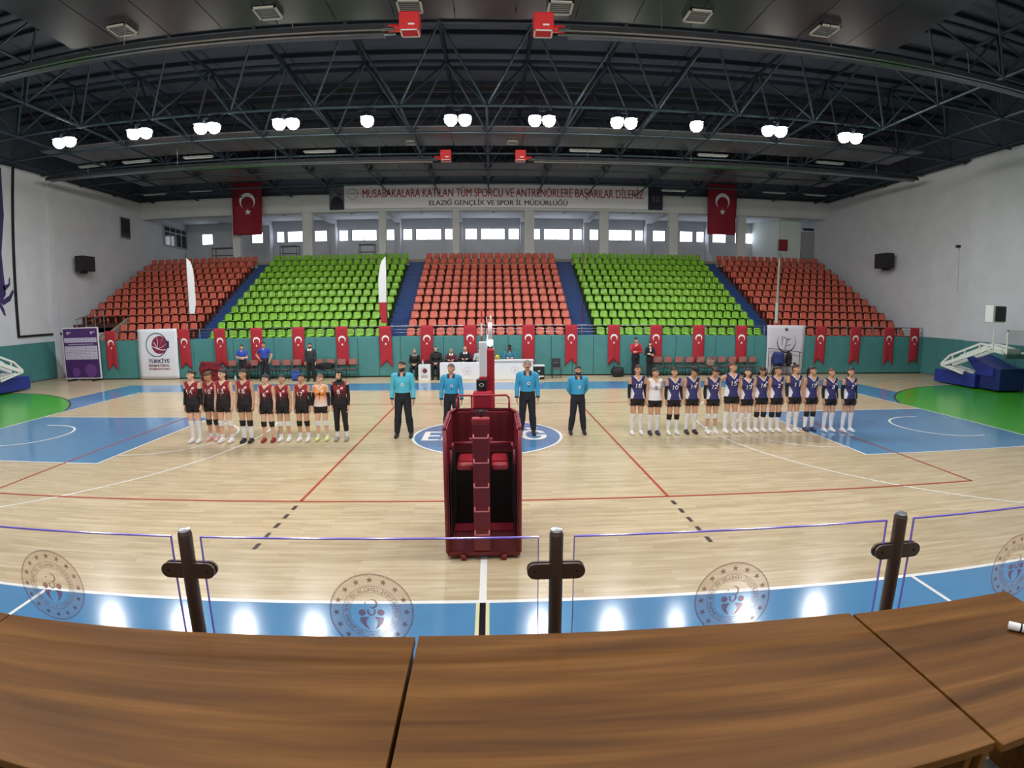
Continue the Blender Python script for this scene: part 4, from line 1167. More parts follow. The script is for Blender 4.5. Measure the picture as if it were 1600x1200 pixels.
for k in range(12):
    o = t0 if k == 0 else copy_tree(t0)
    o.location = (-12.1+0.525*k, 11.5, 0); o.rotation_euler.z = random.uniform(-0.06, 0.06)
    tag(o, 'red-brown backed chair of the left team bench, '+nl[k], 'chair', 'left team bench chairs')
nr = ['leftmost, with papers taped to its back', 'second from the left', 'third from the left', 'fourth from the left', 'fifth from the left', 'fifth from the right', 'fourth from the right', 'third from the right', 'second from the right', 'rightmost beside the white banner']
for k in range(10):
    o = copy_tree(t0)
    o.location = (7.95+0.535*k, 11.5, 0); o.rotation_euler.z = random.uniform(-0.06, 0.06)
    tag(o, 'red-brown backed chair of the right team bench, '+nr[k], 'chair', 'right team bench chairs')
for x, lb in ((13.9, 'red-brown backed chair under the navy backpack'), (14.45, 'red-brown backed chair under the black backpack')):
    o = copy_tree(t0); o.location = (x, 11.42, 0)
    tag(o, lb, 'chair', 'right team bench chairs')
for x, y, lb, g in ((3.05, 11.0, 'lone dark grey plastic chair right of the officials table', None),):
    o = thing('plastic_chair', (x, y, 0), lb, 'chair')
    bench_chair_parts(o, mat('dark_grey_plastic', (52, 54, 60), 0.5))
    put_local('back_panel', MB().bbox(-0.2, 0.2, 0.2, 0.24, 0.46, 0.86, 0.015), mat('dark_grey_plastic', (52, 54, 60), 0.5), o)
# the things lying on the benches
def lump(name, c, r, sx, sy, sz, m, label, cat, seed, extra=None):
    """soft crumpled thing"""
    rr = random.Random(seed)
    bm = bmesh.new(); bmesh.ops.create_icosphere(bm, subdivisions=4, radius=1.0)
    ph = [rr.uniform(0, 6) for _ in range(6)]
    for v in bm.verts:
        p = v.co
        k = 1+0.09*math.sin(5*p.x+ph[0])*math.cos(4*p.z+ph[1])+0.07*math.sin(7*p.y+3*p.x+ph[2])+0.05*math.sin(9*p.z+ph[3])
        e = 0.55
        q = Vector((math.copysign(abs(p.x)**e, p.x), math.copysign(abs(p.y)**e, p.y), math.copysign(abs(p.z)**e, p.z)))*k
        v.co = Vector((q.x*sx*r, q.y*sy*r, q.z*sz*r))
    zmin = min(v.co.z for v in bm.verts)
    bm.verts.index_update()
    mb = MB().add([(v.co.x+c[0], v.co.y+c[1], v.co.z-zmin+c[2]) for v in bm.verts], [[v.index for v in f.verts] for f in bm.faces])
    bm.free()
    t = thing(name, c, label, cat)
    put('cloth_body' if cat in ('jacket', 'cloth') else 'bag_body', mb, m, t, smooth=True)
    if extra: extra(t, c)
    return t
lump('maroon_cloth', (-12.75, 10.95, 0.0), 1.0, 0.52, 0.2, 0.45, mat('maroon_cloth', (116, 22, 36), 0.8, vary=0.15), 'crumpled maroon cloth cover behind the red team', 'cloth', 1, lambda t, c: put('fold', MB().path([(c[0]-0.4, c[1]-0.22, 0.5), (c[0], c[1]-0.24, 0.62), (c[0]+0.42, c[1]-0.22, 0.55)], 0.03, 8), mat('maroon_cloth', (116, 22, 36)), t))
def straps(t, c):
    put('strap', MB().path([(c[0]-0.1, c[1]-0.12, c[2]+0.3), (c[0]-0.05, c[1]-0.14, c[2]+0.42), (c[0]+0.06, c[1]-0.14, c[2]+0.42), (c[0]+0.1, c[1]-0.12, c[2]+0.3)], 0.014, 6), BLACK, t)
lump('blue_bag', (-8.72, 10.85, 0.0), 0.2, 1.0, 0.7, 1.1, mat('blue_bag_cloth', (52, 84, 168), 0.7), 'small blue bag on the floor by the left bench', 'bag', 4, straps)
lump('black_jacket', (-7.55, 11.42, 0.47), 0.3, 1.4, 0.55, 0.42, mat('black_cloth', (24, 24, 28), 0.8), 'black jacket lying across two left bench chairs', 'jacket', 5, lambda t, c: put('sleeve', MB().tube((c[0]-0.45, c[1]-0.08, c[2]+0.12), (c[0]-0.7, c[1]-0.15, c[2]+0.05), 0.05, 8), mat('black_cloth', (24, 24, 28)), t))
lump('sports_bag', (-11.35, 11.45, 0.47), 0.17, 1.3, 0.8, 0.9, mat('dark_red_bag', (92, 40, 46), 0.7), 'dark red sports bag on a chair right of the maroon cloth', 'bag', 6, straps)
lump('navy_backpack', (13.9, 11.36, 0.465), 0.27, 1.0, 0.65, 1.15, mat('navy_bag_cloth', (38, 52, 108), 0.7, vary=0.1), 'navy backpack in front of the white crescent banner', 'backpack', 8, straps)
lump('black_backpack', (14.45, 11.36, 0.465), 0.21, 0.6, 0.6, 1.45, mat('black_bag_cloth', (28, 28, 34), 0.7), 'black backpack hanging beside the navy one', 'backpack', 9, straps)
lump('black_bag', (5.95, 11.3, 0.0), 0.3, 0.9, 0.7, 0.75, mat('black_bag_cloth', (28, 28, 34)), 'black kit bag on the floor left of the man in red', 'bag', 10, straps)
lump('tan_bag', (10.45, 11.4, 0.47), 0.18, 0.9, 0.7, 1.0, mat('tan_bag_cloth', (158, 128, 112), 0.7), 'tan bag on a chair in the middle of the right bench', 'bag', 12, straps)
t = thing('coat_rack', (14.3, 11.5, 0), 'thin metal rack behind the backpacks at the white banner', 'rack')
put('rack_bar', MB().tube((13.5, 11.66, 1.3), (15.3, 11.66, 1.1), 0.014, 6), STEEL_DARK, t)
for x in (13.55, 15.2):
    put('leg', MB().tube((x, 11.66, 0), (x, 11.66, 1.28 if x < 14 else 1.12), 0.014, 6), STEEL_DARK, t)
for x, y, lb in ((-5.06, -0.25, 'small bottle on the court between two red team players'), (-11.6, 10.9, 'clear water bottle pack by the left bench'), (-10.95, 10.85, 'white bottle standing by the left bench')):
    big = 1.6 if 'pack' in lb else 1.0
    zz = 0
    t = thing('drinking_bottle', (x, y, zz), lb, 'bottle')
    put('bottle_body', MB().lathe([(0.0, 0), (0.035*big, 0.0), (0.036*big, 0.15), (0.016*big, 0.2), (0.016*big, 0.22)], (x, y, zz), 12), mat('pale_bottle', (200, 214, 220)), t, smooth=True)
    put('cap', MB().lathe([(0.018*big, 0.22), (0.018*big, 0.25), (0.0, 0.252)], (x, y, zz), 10), WHITE_PAINT, t)

# ================================================================== GLASS RAIL AND TABLES OF THE TRIBUNE
RY = -10.5
GLASS = glass_mat('clear_acrylic', (206, 210, 222), 0.12)
EDGE = mat('violet_glass_edge', (120, 104, 214), 0.2, spec=0.6)
PRINT_R = print_mat('emblem_red_print', (196, 44, 88), 0.66)
PRINT_D = print_mat('emblem_brown_print', (158, 66, 56), 0.66)
TINT = print_mat('emblem_pink_tint', (255, 196, 172), 0.2)
def arc_text(mb, s, cx, cz, r, a_mid, span, h, fn):
    """mirrored lettering round a ring, read clockwise from behind the pane"""
    n = len(s)
    for i, ch in enumerate(s):
        if ch == ' ': continue
        a = a_mid-span/2+span*(i+0.5)/n if False else a_mid+span/2-span*(i+0.5)/n
        a = PI-a                                             # mirrored
        v, f = text_geo(ch, 0.0)
        if not v: continue
        k = h/0.7
        xs = [q[0] for q in v]; mid = (max(xs)+min(xs))/2
        ux, uz = math.cos(a), math.sin(a)                    # outward
        tx, tz = -uz, ux                                     # leftwards along the ring: mirrored text
        mb.add([fn(cx+ux*(r+q[1]*k)+tx*(q[0]-mid)*k, cz+uz*(r+q[1]*k)+tz*(q[0]-mid)*k) for q in v], f)
def emblem(parent, cx, cz, R):
    y = RY-0.012
    fn = lambda a, b: (a, y, b)
    f2 = lambda a, b: (a, y+0.001, b)
    mb = MB(); A = [f2(cx+R*math.cos(k*PI/32), cz+R*math.sin(k*PI/32)) for k in range(65)]
    B = [f2(cx+R*0.53*math.cos(k*PI/32), cz+R*0.53*math.sin(k*PI/32)) for k in range(65)]
    mb.strip(A, B); put('emblem_tint', mb, TINT, parent)
    mb = MB()
    for k in range(96):                                      # rope border
        a = 2*PI*k/96
        p, q = a, a+0.05
        mb.flat([fn(cx+R*0.955*math.cos(p), cz+R*0.955*math.sin(p)), fn(cx+R*0.955*math.cos(p+0.04), cz+R*0.955*math.sin(p+0.04)), fn(cx+R*1.0*math.cos(q+0.04), cz+R*math.sin(q+0.04)), fn(cx+R*math.cos(q), cz+R*math.sin(q))])
    for r in (0.68, 0.52):
        mb.strip([fn(cx+R*r*math.cos(k*PI/32), cz+R*r*math.sin(k*PI/32)) for k in range(65)], [fn(cx+R*(r-0.012)*math.cos(k*PI/32), cz+R*(r-0.012)*math.sin(k*PI/32)) for k in range(65)])
    for k in range(16):
        a = 2*PI*k/16+PI/2
        add_star(mb, cx+0.83*R*math.cos(a), cz+0.83*R*math.sin(a), 0.088*R, fn, a)
    arc_text(mb, 'TÜRKİYE CUMHURİYETİ GENÇLİK VE SPOR BAKANLIĞI', cx, cz, 0.55*R, PI/2, 5.6, 0.09*R, fn)
    add_star(mb, cx, cz-0.6*R, 0.03*R, fn)
    put('emblem_ring', mb, PRINT_D, parent)
    mb = MB()
    add_crescent(mb, cx+0.03*R, cz+0.22*R, 0.125*R, fn, PI*0.95, 20, 0.85, 0.24)
    add_star(mb, cx-0.14*R, cz+0.24*R, 0.04*R, fn)
    for s in (-1, 1):
        add_disc(mb, cx+s*0.22*R, cz-0.01*R, 0.085*R, fn, 20)
        pts_o = [(0.27, -0.13), (0.285, -0.2), (0.24, -0.3), (0.16, -0.39), (0.06, -0.46)]
        pts_i = [(0.06, -0.125), (0.12, -0.2), (0.14, -0.27), (0.115, -0.36), (0.06, -0.45)]
        mb.strip([fn(cx+s*a*R, cz+b*R) for a, b in pts_o], [fn(cx+s*a*R, cz+b*R) for a, b in pts_i])
        mb.strip([fn(cx+s*a*R, cz+b*R) for a, b in ((0.10, 0.08), (0.10, -0.02), (0.05, -0.08), (0.0, -0.1))], [fn(cx+s*a*R, cz+b*R) for a, b in ((0.055, 0.08), (0.06, 0.0), (0.03, -0.04), (0.0, -0.065))])
    put('emblem_figures', mb, PRINT_R, parent)
def pane(x0, x1, label, cx, cz, R):
    t = thing('glass_panel', ((x0+x1)/2, RY, 1.15), label, 'glass panel', 'clear glass panels of the tribune rail')
    g_ = put('glass_sheet', MB().box(x0+0.006, x1-0.006, RY-0.005, RY+0.005, 1.2, 2.071), GLASS, t)
    put('top_edge', MB().box(x0, x1, RY-0.0055, RY+0.0055, 2.071, 2.076), EDGE, t)
    put('side_edge', MB().box(x0, x0+0.003, RY-0.0055, RY+0.0055, 1.2, 2.071), EDGE, t)
    put('side_edge', MB().box(x1-0.003, x1, RY-0.0055, RY+0.0055, 1.2, 2.071), EDGE, t)
    emblem(g_, cx, cz, R)
pane(-2.75, -1.285, 'clear glass rail panel with round emblem at the left edge of the picture', -1.95, 1.80, 0.18)
pane(-1.15, 0.31, 'clear glass rail panel with round emblem left of the middle post', -0.415, 1.735, 0.185)
pane(0.46, 1.94, 'clear glass rail panel with round emblem right of the middle post', 1.19, 1.745, 0.18)
pane(2.09, 3.55, 'clear glass rail panel with round emblem at the right edge of the picture', 2.83, 1.75, 0.18)
def rail_post(x, label):
    t = thing('rail_post', (x, RY, 1.1), label, 'post', 'round posts of the tribune rail')
    put('tube', MB().lathe([(0.0, 0), (0.03, 0.0), (0.03, 0.985), (0.027, 0.997), (0.0, 1.0)], (x, RY, 1.1), 24), DARK_METAL, t, smooth=False)
    put('cap', MB().lathe([(0.0, 1.0), (0.026, 1.0), (0.024, 1.008), (0.0, 1.010)], (x, RY, 1.1), 24), CHROME, t)
    for s in (-1, 1):
        mb = MB()
        poly = [(x+s*0.02, 1.885)] + [(x+s*(0.09+0.035*math.cos(-PI/2+PI*k/8)), 1.92+0.035*math.sin(-PI/2+PI*k/8)) for k in range(9)] + [(x+s*0.02, 1.955)]
        mb.prism(poly, 'y', RY-0.018, RY-0.006); mb.prism(poly, 'y', RY+0.006, RY+0.018)
        c = put('glass_clamp', mb, DARK_METAL, t)
        put('screw', MB().tube((x+s*0.09, RY-0.021, 1.92), (x+s*0.09, RY-0.018, 1.92), 0.006, 10), BLACK, c)
    put('foot_plate', MB().lathe([(0.0, 0), (0.06, 0), (0.06, 0.012), (0.0, 0.012)], (x, RY, 1.1), 20), DARK_METAL, t)
rail_post(-1.22, 'dark metal rail post left of the umpire stand')
rail_post(0.385, 'dark metal rail post right of the umpire stand')
rail_post(2.015, 'dark metal rail post at the right of the picture')
def front_table(x0, x1, y0, y1, label):
    t = thing('tribune_table', ((x0+x1)/2, (y0+y1)/2, 1.1), label, 'table', 'walnut tables of the tribune')
    put('table_top', MB().bbox(x0, x1, y0, y1, 1.82, 1.85, 0.003), WALNUT, t)
    put('front_panel', MB().box(x0+0.05, x1-0.05, y1-0.1, y1-0.08, 1.35, 1.82), WALNUT, t)
    for xx in (x0+0.002, x1-0.027):
        put('leg', MB().box(xx, xx+0.025, y0+0.06, y1-0.05, 1.1, 1.82), WALNUT, t)
G = 0.0035
front_table(-3.55, -1.862-G, -11.62, -10.86, 'walnut tribune table at the far left corner')
front_table(-1.862+G, -0.168-G, -11.6, -10.86, 'walnut tribune table left of the middle gap')
front_table(-0.163+G, 1.525-G, -11.62, -10.855, 'large walnut tribune table in the middle foreground')
front_table(1.530+G, 2.335, -11.64, -10.865, 'short walnut tribune table at the right')
t = thing('paper_roll', (2.15, -11.19, 1.85), 'small white roll with a dark band on the right table', 'roll')
put('roll_body', MB().tube((2.075, -11.12, 1.866), (2.30, -11.36, 1.866), 0.016, 16), WHITE, t, smooth=True)
put('dark_band', MB().tube((2.105, -11.152, 1.866), (2.11, -11.157, 1.866), 0.0166, 16), BLACK, t)
# ================================================================== PEOPLE
def V3(*a): return np.array(a, float)
def unit(a):
    a = np.asarray(a, float); return a/np.linalg.norm(a)
def capsule(mb, p0, p1, r0, r1, n=14, flat=None):
    """tapered capsule; flat = (axis, factor) squeezes it across one direction"""
    p0, p1 = np.asarray(p0, float), np.asarray(p1, float)
    d = unit(p1-p0)
    a = unit(np.cross(d, [0.3, 0.9, 0.2] if abs(d[1]) < 0.8 else [1, 0, 0])); b = np.cross(d, a)
    rings = []
    for k in range(5):
        th = PI/2*k/4
        rings.append((p0-d*r0*math.cos(th), max(1e-4, r0*math.sin(th))))
    for k in range(5):
        th = PI/2*k/4
        rings.append((p1+d*r1*math.sin(th), max(1e-4, r1*math.cos(th))))
    vs = []
    for c, r in rings:
        for i in range(n):
            t = 2*PI*i/n
            vs.append(c+(a*math.cos(t)+b*math.sin(t))*r)
    m = len(rings)
    fs = [(k*n+i, k*n+(i+1) % n, (k+1)*n+(i+1) % n, (k+1)*n+i) for k in range(m-1) for i in range(n)]
    fs += [tuple(range(n-1, -1, -1)), tuple((m-1)*n+i for i in range(n))]
    mb.add(vs, fs)
def ellipsoid(mb, c, ax, r, u=18, v=12):
    """ellipsoid with axes ax (3 unit vectors) and radii r"""
    c = np.asarray(c, float); vs = []
    for j in range(v+1):
        ph = PI*j/v
        s = max(1e-3, math.sin(ph))
        for i in range(u):
            t = 2*PI*i/u
            vs.append(c+ax[0]*r[0]*s*math.cos(t)+ax[1]*r[1]*s*math.sin(t)+ax[2]*r[2]*math.cos(ph))
    fs = [(k*u+i, k*u+(i+1) % u, (k+1)*u+(i+1) % u, (k+1)*u+i) for k in range(v) for i in range(u)]
    fs += [tuple(range(u-1, -1, -1)), tuple(v*u+i for i in range(u))]
    mb.add(vs, fs)
XYZ = np.eye(3)

class Proto:
    """one posed body: a continuous skin surface plus what is needed to cut clothes from it"""
    def __init__(s, sex='f', spread=0.1, arms=None, yaw=0.0, pitch=0.0, seated=False, voxel=0.0085, tilt=0.0):
        f = sex == 'f'
        s.f = f
        s.seated = seated
        dz = -0.345 if seated else 0.0
        s.dz = dz
        oy = 0.06 if seated else 0.0
        mb = MB(); s.pr = []
        O = V3(0, oy, dz)
        def E(label, c, r, ax=XYZ, geo=True):
            if geo: ellipsoid(mb, V3(*c), ax, r)
            s.pr.append((label, 'e', V3(*c), ax, np.array(r), None))
        def C(label, p0, p1, r0, r1, t0=0.0, t1=1.0):
            capsule(mb, p0, p1, r0, r1); s.pr.append((label, 'c', np.asarray(p0, float), np.asarray(p1, float), np.array([r0, r1]), (t0, t1)))
        k = 1.0 if f else 1.12
        hipw = 0.088 if f else 0.085
        sh = 0.165 if f else 0.185
        T = lambda x, y, z: (x, y+oy, z+dz)
        lv = ([(0.79, .10, .08), (0.83, .15, .108), (0.89, .170, .12), (0.96, .152, .108), (1.05, .124, .093), (1.13, .129, .096), (1.22, .145, .102), (1.30, .150, .099), (1.37, .138, .084), (1.42, .085, .062)] if f else
              [(0.79, .10, .08), (0.83, .145, .108), (0.90, .164, .12), (0.98, .156, .115), (1.06, .148, .112), (1.15, .154, .116), (1.25, .172, .123), (1.33, .174, .116), (1.39, .156, .094), (1.43, .10, .07)])
        m_, n_ = len(lv), 24
        mb.add([T(rx*math.cos(2*PI*i/n_), 0.008+ry*math.sin(2*PI*i/n_), z) for z, rx, ry in lv for i in range(n_)],
               [(a*n_+i, a*n_+(i+1) % n_, (a+1)*n_+(i+1) % n_, (a+1)*n_+i) for a in range(m_-1) for i in range(n_)]+[tuple(range(n_-1, -1, -1)), tuple((m_-1)*n_+i for i in range(n_))])
        E('pelvis', T(0, 0.005, 0.915), (0.160 if f else 0.158, 0.112, 0.12), geo=False)
        for q in (-1, 1):
            E('pelvis', T(q*0.07, 0.045, 0.875), (0.085, 0.085, 0.09))
        E('torso', T(0, 0, 1.06), (0.124 if f else 0.145, 0.092 if f else 0.11, 0.15), geo=False)
        E('torso', T(0, 0.0, 1.21), (0.138 if f else 0.162, 0.098 if f else 0.118, 0.16), geo=False)
        E('torso', T(0, 0.008, 1.32), (0.148 if f else 0.172, 0.092 if f else 0.112, 0.10), geo=False)
        if f:
            for q in (-1, 1): E('torso', T(q*0.062, -0.068, 1.245), (0.058, 0.048, 0.058))
        C('torso', T(-sh*0.88, 0.012, 1.385), T(sh*0.88, 0.012, 1.385), 0.05*k, 0.05*k)
        C('torso', T(-0.07, 0.015, 1.41), T(0.07, 0.015, 1.41), 0.045*k, 0.045*k)
        # head on its neck
        cy, sy = math.cos(yaw), math.sin(yaw); cp, sp = math.cos(pitch), math.sin(pitch); ct, st = math.cos(tilt), math.sin(tilt)
        Rz = np.array([[cy, -sy, 0], [sy, cy, 0], [0, 0, 1]]); Rx = np.array([[1, 0, 0], [0, cp, -sp], [0, sp, cp]]); Ry = np.array([[ct, 0, st], [0, 1, 0], [-st, 0, ct]])
        s.R = Ry@Rz@Rx
        s.piv = V3(0, oy, 1.475+dz)
        H = lambda x, y, z: s.piv+s.R@V3(x, y, z-1.475)
        s.H = H
        hax = [s.R[:, 0], s.R[:, 1], s.R[:, 2]]
        hk = 1.0 if f else 1.06
        C('neck', T(0, 0.02, 1.40), H(0, 0.005, 1.53), 0.052*k, 0.046*k)
        E('head', H(0, 0.005, 1.607), (0.073*hk, 0.092*hk, 0.098*hk), hax)
        E('head', H(0, -0.03, 1.565), (0.058*hk, 0.062*hk, 0.075*hk), hax)
        E('head', H(0, -0.052, 1.522), (0.036*hk, 0.036*hk, 0.03*hk), hax)
        C('head', H(0, -0.092, 1.608), H(0, -0.108, 1.573), 0.009, 0.014)
        C('head', H(-0.022, -0.083, 1.628), H(0.022, -0.083, 1.628), 0.012, 0.012)
        E('head', H(0, -0.083, 1.543), (0.024, 0.014, 0.012), hax)
        for q in (-1, 1):
            E('head', H(q*0.075*hk, 0.012, 1.585), (0.012, 0.022, 0.034), hax)
            E('head', H(q*0.036, -0.062, 1.582), (0.022, 0.022, 0.024), hax)
        # legs
        s.foot = {}
        for q, L in ((-1, 'R'), (1, 'L')):
            if seated:
                hip, knee, ank = V3(q*hipw, oy+0.0, 0.55), V3(q*0.12, -0.42+oy, 0.53), V3(q*0.12, -0.42+oy, 0.085)
            else:
                hip, knee, ank = V3(q*hipw, 0, 0.87), V3(q*(hipw*0.55+spread*0.45), -0.012, 0.475), V3(q*(spread), 0.015, 0.085)
            C('thigh'+L, hip, knee, 0.088*(1 if f else 1.0), 0.055*k)
            mid = knee+(ank-knee)*0.32+V3(0, 0.014, 0)
            C('shin'+L, knee, mid, 0.052*k, 0.054*k, 0.0, 0.32)
            C('shin'+L, mid, ank, 0.054*k, 0.034*k, 0.32, 1.0)
            ft = V3(q*(0.02+abs(spread)*0.12), -1, 0); ft = unit(ft)
            s.foot[L] = (ank, ft)
            heel = ank+V3(0, 0.028, -0.04); ball = V3(*(ank+ft*0.125)); ball[2] = 0.042; toe = V3(*(ank+ft*0.165)); toe[2] = 0.037
            C('foot'+L, heel, ball, 0.037, 0.036); C('foot'+L, ball, toe, 0.036, 0.028)
            C('foot'+L, ank, ank+ft*0.06+V3(0, 0, -0.02), 0.036, 0.036)
        # arms
        arms = arms or {}
        s.wrist = {}
        for q, L in ((-1, 'R'), (1, 'L')):
            a = arms.get(L) or arms.get('both') or {}
            S = V3(q*(sh+0.005), 0.012+oy, 1.375+dz)
            el = V3(*a.get('el', (0.198 if f else 0.230, 0.035, 1.10))); wr = V3(*a.get('wr', (0.205 if f else 0.240, -0.025, 0.86)))
            el = V3(q*el[0], el[1]+oy, el[2]+dz); wr = V3(q*wr[0], wr[1]+oy, wr[2]+dz)
            C('uarm'+L, S, el, 0.046*k, 0.036*k)
            C('farm'+L, el, el+(wr-el)*0.3, 0.036*k, 0.037*k, 0.0, 0.3); C('farm'+L, el+(wr-el)*0.3, wr, 0.037*k, 0.025*k, 0.3, 1.0)
            d = unit(V3(*a.get('d', (0.02, -0.12, -1)))*V3(q, 1, 1))
            t = V3(*a.get('t', (-0.15, -1, 0)))*V3(q, 1, 1); t = unit(t-d*np.dot(t, d))
            nn = np.cross(d, t); nn = nn if np.dot(nn, V3(*a.get('n', (-1, 0.2, 0)))*V3(q, 1, 1)) > 0 else -nn
            s.wrist[L] = wr
            hk2 = 1.0 if f else 1.08
            E('hand'+L, wr+d*0.05*hk2, (0.055*hk2, 0.042*hk2, 0.017), (d, t, nn))
            C('hand'+L, wr-d*0.01, wr+d*0.03, 0.023, 0.022)
            cu = a.get('curl', 0.35)
            for i, ln in enumerate((0.070, 0.078, 0.073, 0.057)):
                b0 = wr+d*(0.086-0.004*abs(i-1))*hk2+t*(0.034-0.0228*i)*hk2
                m1 = b0+(d*math.cos(cu)+nn*math.sin(cu))*ln*0.5
                m2 = m1+(d*math.cos(2.2*cu)+nn*math.sin(2.2*cu))*ln*0.5
                C('hand'+L, b0-d*0.02, b0, 0.0085, 0.0085); C('hand'+L, b0, m1, 0.0083, 0.0078); C('hand'+L, m1, m2, 0.0078, 0.0072)
            b0 = wr+d*0.022+t*0.028; m1 = b0+t*0.026+d*0.028+nn*0.006; m2 = m1+t*0.006+d*0.032+nn*0.008
            C('hand'+L, b0, m1, 0.0125, 0.0105); C('hand'+L, m1, m2, 0.0105, 0.0085)
        me = mb.mesh('raw_body', fix=False)
        o = bpy.data.objects.new('raw_body', me); COL.objects.link(o)
        m = o.modifiers.new('r', 'REMESH'); m.mode = 'VOXEL'; m.voxel_size = voxel
        m2 = o.modifiers.new('s', 'SMOOTH'); m2.factor = 0.5; m2.iterations = 2
        dg = bpy.context.evaluated_depsgraph_get()
        out = bpy.data.meshes.new_from_object(o.evaluated_get(dg))
        bpy.data.objects.remove(o); bpy.data.meshes.remove(me)
        out.name = 'person_body'
        n = len(out.vertices)
        co = np.empty(n*3); out.vertices.foreach_get('co', co); co = co.reshape(-1, 3)
        low = co[:, 2] < 0.004
        co[low, 2] = 0.004
        out.vertices.foreach_set('co', co.ravel()); out.update()
        nr = np.empty(n*3); out.vertices.foreach_get('normal', nr); nr = nr.reshape(-1, 3)
        out.polygons.foreach_set('use_smooth', [True]*len(out.polygons))
        out.materials.clear(); out.materials.append(None)
        s.me, s.co, s.nr = out, co, nr
        npoly = len(out.polygons)
        tot = np.empty(npoly, int); out.polygons.foreach_get('loop_total', tot)
        st = np.empty(npoly, int); out.polygons.foreach_get('loop_start', st)
        lv = np.empty(len(out.loops), int); out.loops.foreach_get('vertex_index', lv)
        s.quads = np.array([lv[a:a+4] for a, t4 in zip(st, tot) if t4 == 4])
        # label every vertex with the body part it belongs to
        best = np.full(n, 1e9); s.lab = np.empty(n, dtype='<U8'); s.t = np.zeros(n)
        for p in s.pr:
            if p[1] == 'e':
                q = (co-p[2])@np.array(p[3]).T
                dd = (np.linalg.norm(q/p[4], axis=1)-1)*p[4].min()
                tt = np.zeros(n)
            else:
                ab = p[3]-p[2]
                u = np.clip(((co-p[2])@ab)/(ab@ab), 0, 1)
                dd = np.linalg.norm(co-p[2]-u[:, None]*ab, axis=1)-(p[4][0]+(p[4][1]-p[4][0])*u)
                tt = p[5][0]+(p[5][1]-p[5][0])*u
            w = dd < best
            best[w] = dd[w]; s.lab[w] = p[0]; s.t[w] = tt[w]
        s.h = (co-s.piv)@s.R+V3(0, 0, 1.475-1.600)           # head-local coordinates about the head's middle
        s.x, s.y, s.z = co[:, 0], co[:, 1]-oy, co[:, 2]-dz
        s.cache = {}
    def has(s, *names):
        m = np.zeros(len(s.lab), bool)
        for nm in names: m |= (s.lab == nm)
        return m
    def cut(s, key, mask, off, extra=None, floor0=False):
        """a garment: the skin faces under mask, moved outwards by off"""
        if key in s.cache: return s.cache[key]
        keep = mask[s.quads].all(axis=1)
        q = s.quads[keep]
        ids = np.unique(q)
        mp = -np.ones(len(s.lab), int); mp[ids] = np.arange(len(ids))
        o = off if np.isscalar(off) else off[ids][:, None]
        pts = s.co[ids]+s.nr[ids]*o
        if floor0: pts[:, 2] = np.maximum(pts[:, 2], 0.001)
        me = bpy.data.meshes.new(key)
        vs = pts.tolist(); fs = mp[q].tolist()
        if extra is not None:
            nb = len(vs); vs += [tuple(v) for v in extra.v]; fs += [tuple(i+nb for i in f) for f in extra.f]
        me.from_pydata(vs, [], fs)
        me.polygons.foreach_set('use_smooth', [True]*len(me.polygons))
        me.update(); me.materials.append(None)
        s.cache[key] = me
        return me

def smooth01(a, lo, hi):
    t = np.clip((a-lo)/(hi-lo), 0, 1); return t*t*(3-2*t)

# garments -------------------------------------------------------------------
def g_jersey(P):
    tor = P.has('torso', 'pelvis', 'neck')
    ax = np.abs(P.x)
    m = (tor | P.has('thighL', 'thighR')) & (P.z > 0.895) & (P.z < 1.445)
    m &= ~((P.y < 0.0) & (P.z > 1.335+1.15*ax)) & ~((P.y >= 0.0) & (P.z > 1.425) & (ax < 0.075))
    return P.cut('jersey', m, 0.011+0.020*np.exp(-((P.z-1.03)/0.085)**2)+0.010*smooth01(-P.z, -1.0, -0.9))
def g_collar(P):
    ax = np.abs(P.x); tor = P.has('torso', 'neck')
    d = P.z-(1.335+1.15*ax)
    m = tor & (((P.y < 0.01) & (d > -0.034) & (d < 0.004)) | ((P.y >= 0.0) & (P.z > 1.398) & (P.z < 1.43))) & (ax < 0.11)
    return P.cut('collar', m, 0.0135)
def g_shorts(P):
    m = (P.has('torso', 'pelvis') & (P.z < 1.0)) | (P.has('thighL', 'thighR') & (P.z > 0.72))
    return P.cut('shorts', m, 0.012)
def g_sleeveless_arm(P, L, a=0.55, b=0.8):
    m = (P.has('uarm'+L) & (P.t > a)) | (P.has('farm'+L) & (P.t < b))
    return P.cut('arm_sleeve%s%.2f%.2f' % (L, a, b), m, 0.005)
def g_sock(P, L, a=0.30):
    m = (P.has('shin'+L) & (P.t > a)) | (P.has('foot'+L) & (P.co[:, 2] > 0.05))
    return P.cut('sock%s%.2f' % (L, a), m, 0.006)
def g_kneepad(P, L):
    m = (P.has('thigh'+L) & (P.t > 0.86)) | (P.has('shin'+L) & (P.t < 0.20))
    return P.cut('kneepad'+L, m, 0.013)
def g_shoe(P, L):
    m = P.has('foot'+L) | (P.has('shin'+L) & (P.t > 0.95))
    return P.cut('shoe'+L, m & (P.co[:, 2] < 0.115), 0.010, floor0=True)
def g_trousers(P):
    m = (P.has('torso', 'pelvis') & (P.z < 1.02)) | P.has('thighL', 'thighR') | (P.has('shinL', 'shinR') & (P.t < 0.97))
    return P.cut('trousers', m, np.where(P.has('shinL', 'shinR'), 0.022, 0.014))
def g_leggings(P):
    m = (P.has('torso', 'pelvis') & (P.z < 1.0)) | P.has('thighL', 'thighR') | (P.has('shinL', 'shinR') & (P.t < 0.62))
    return P.cut('leggings', m, 0.010)
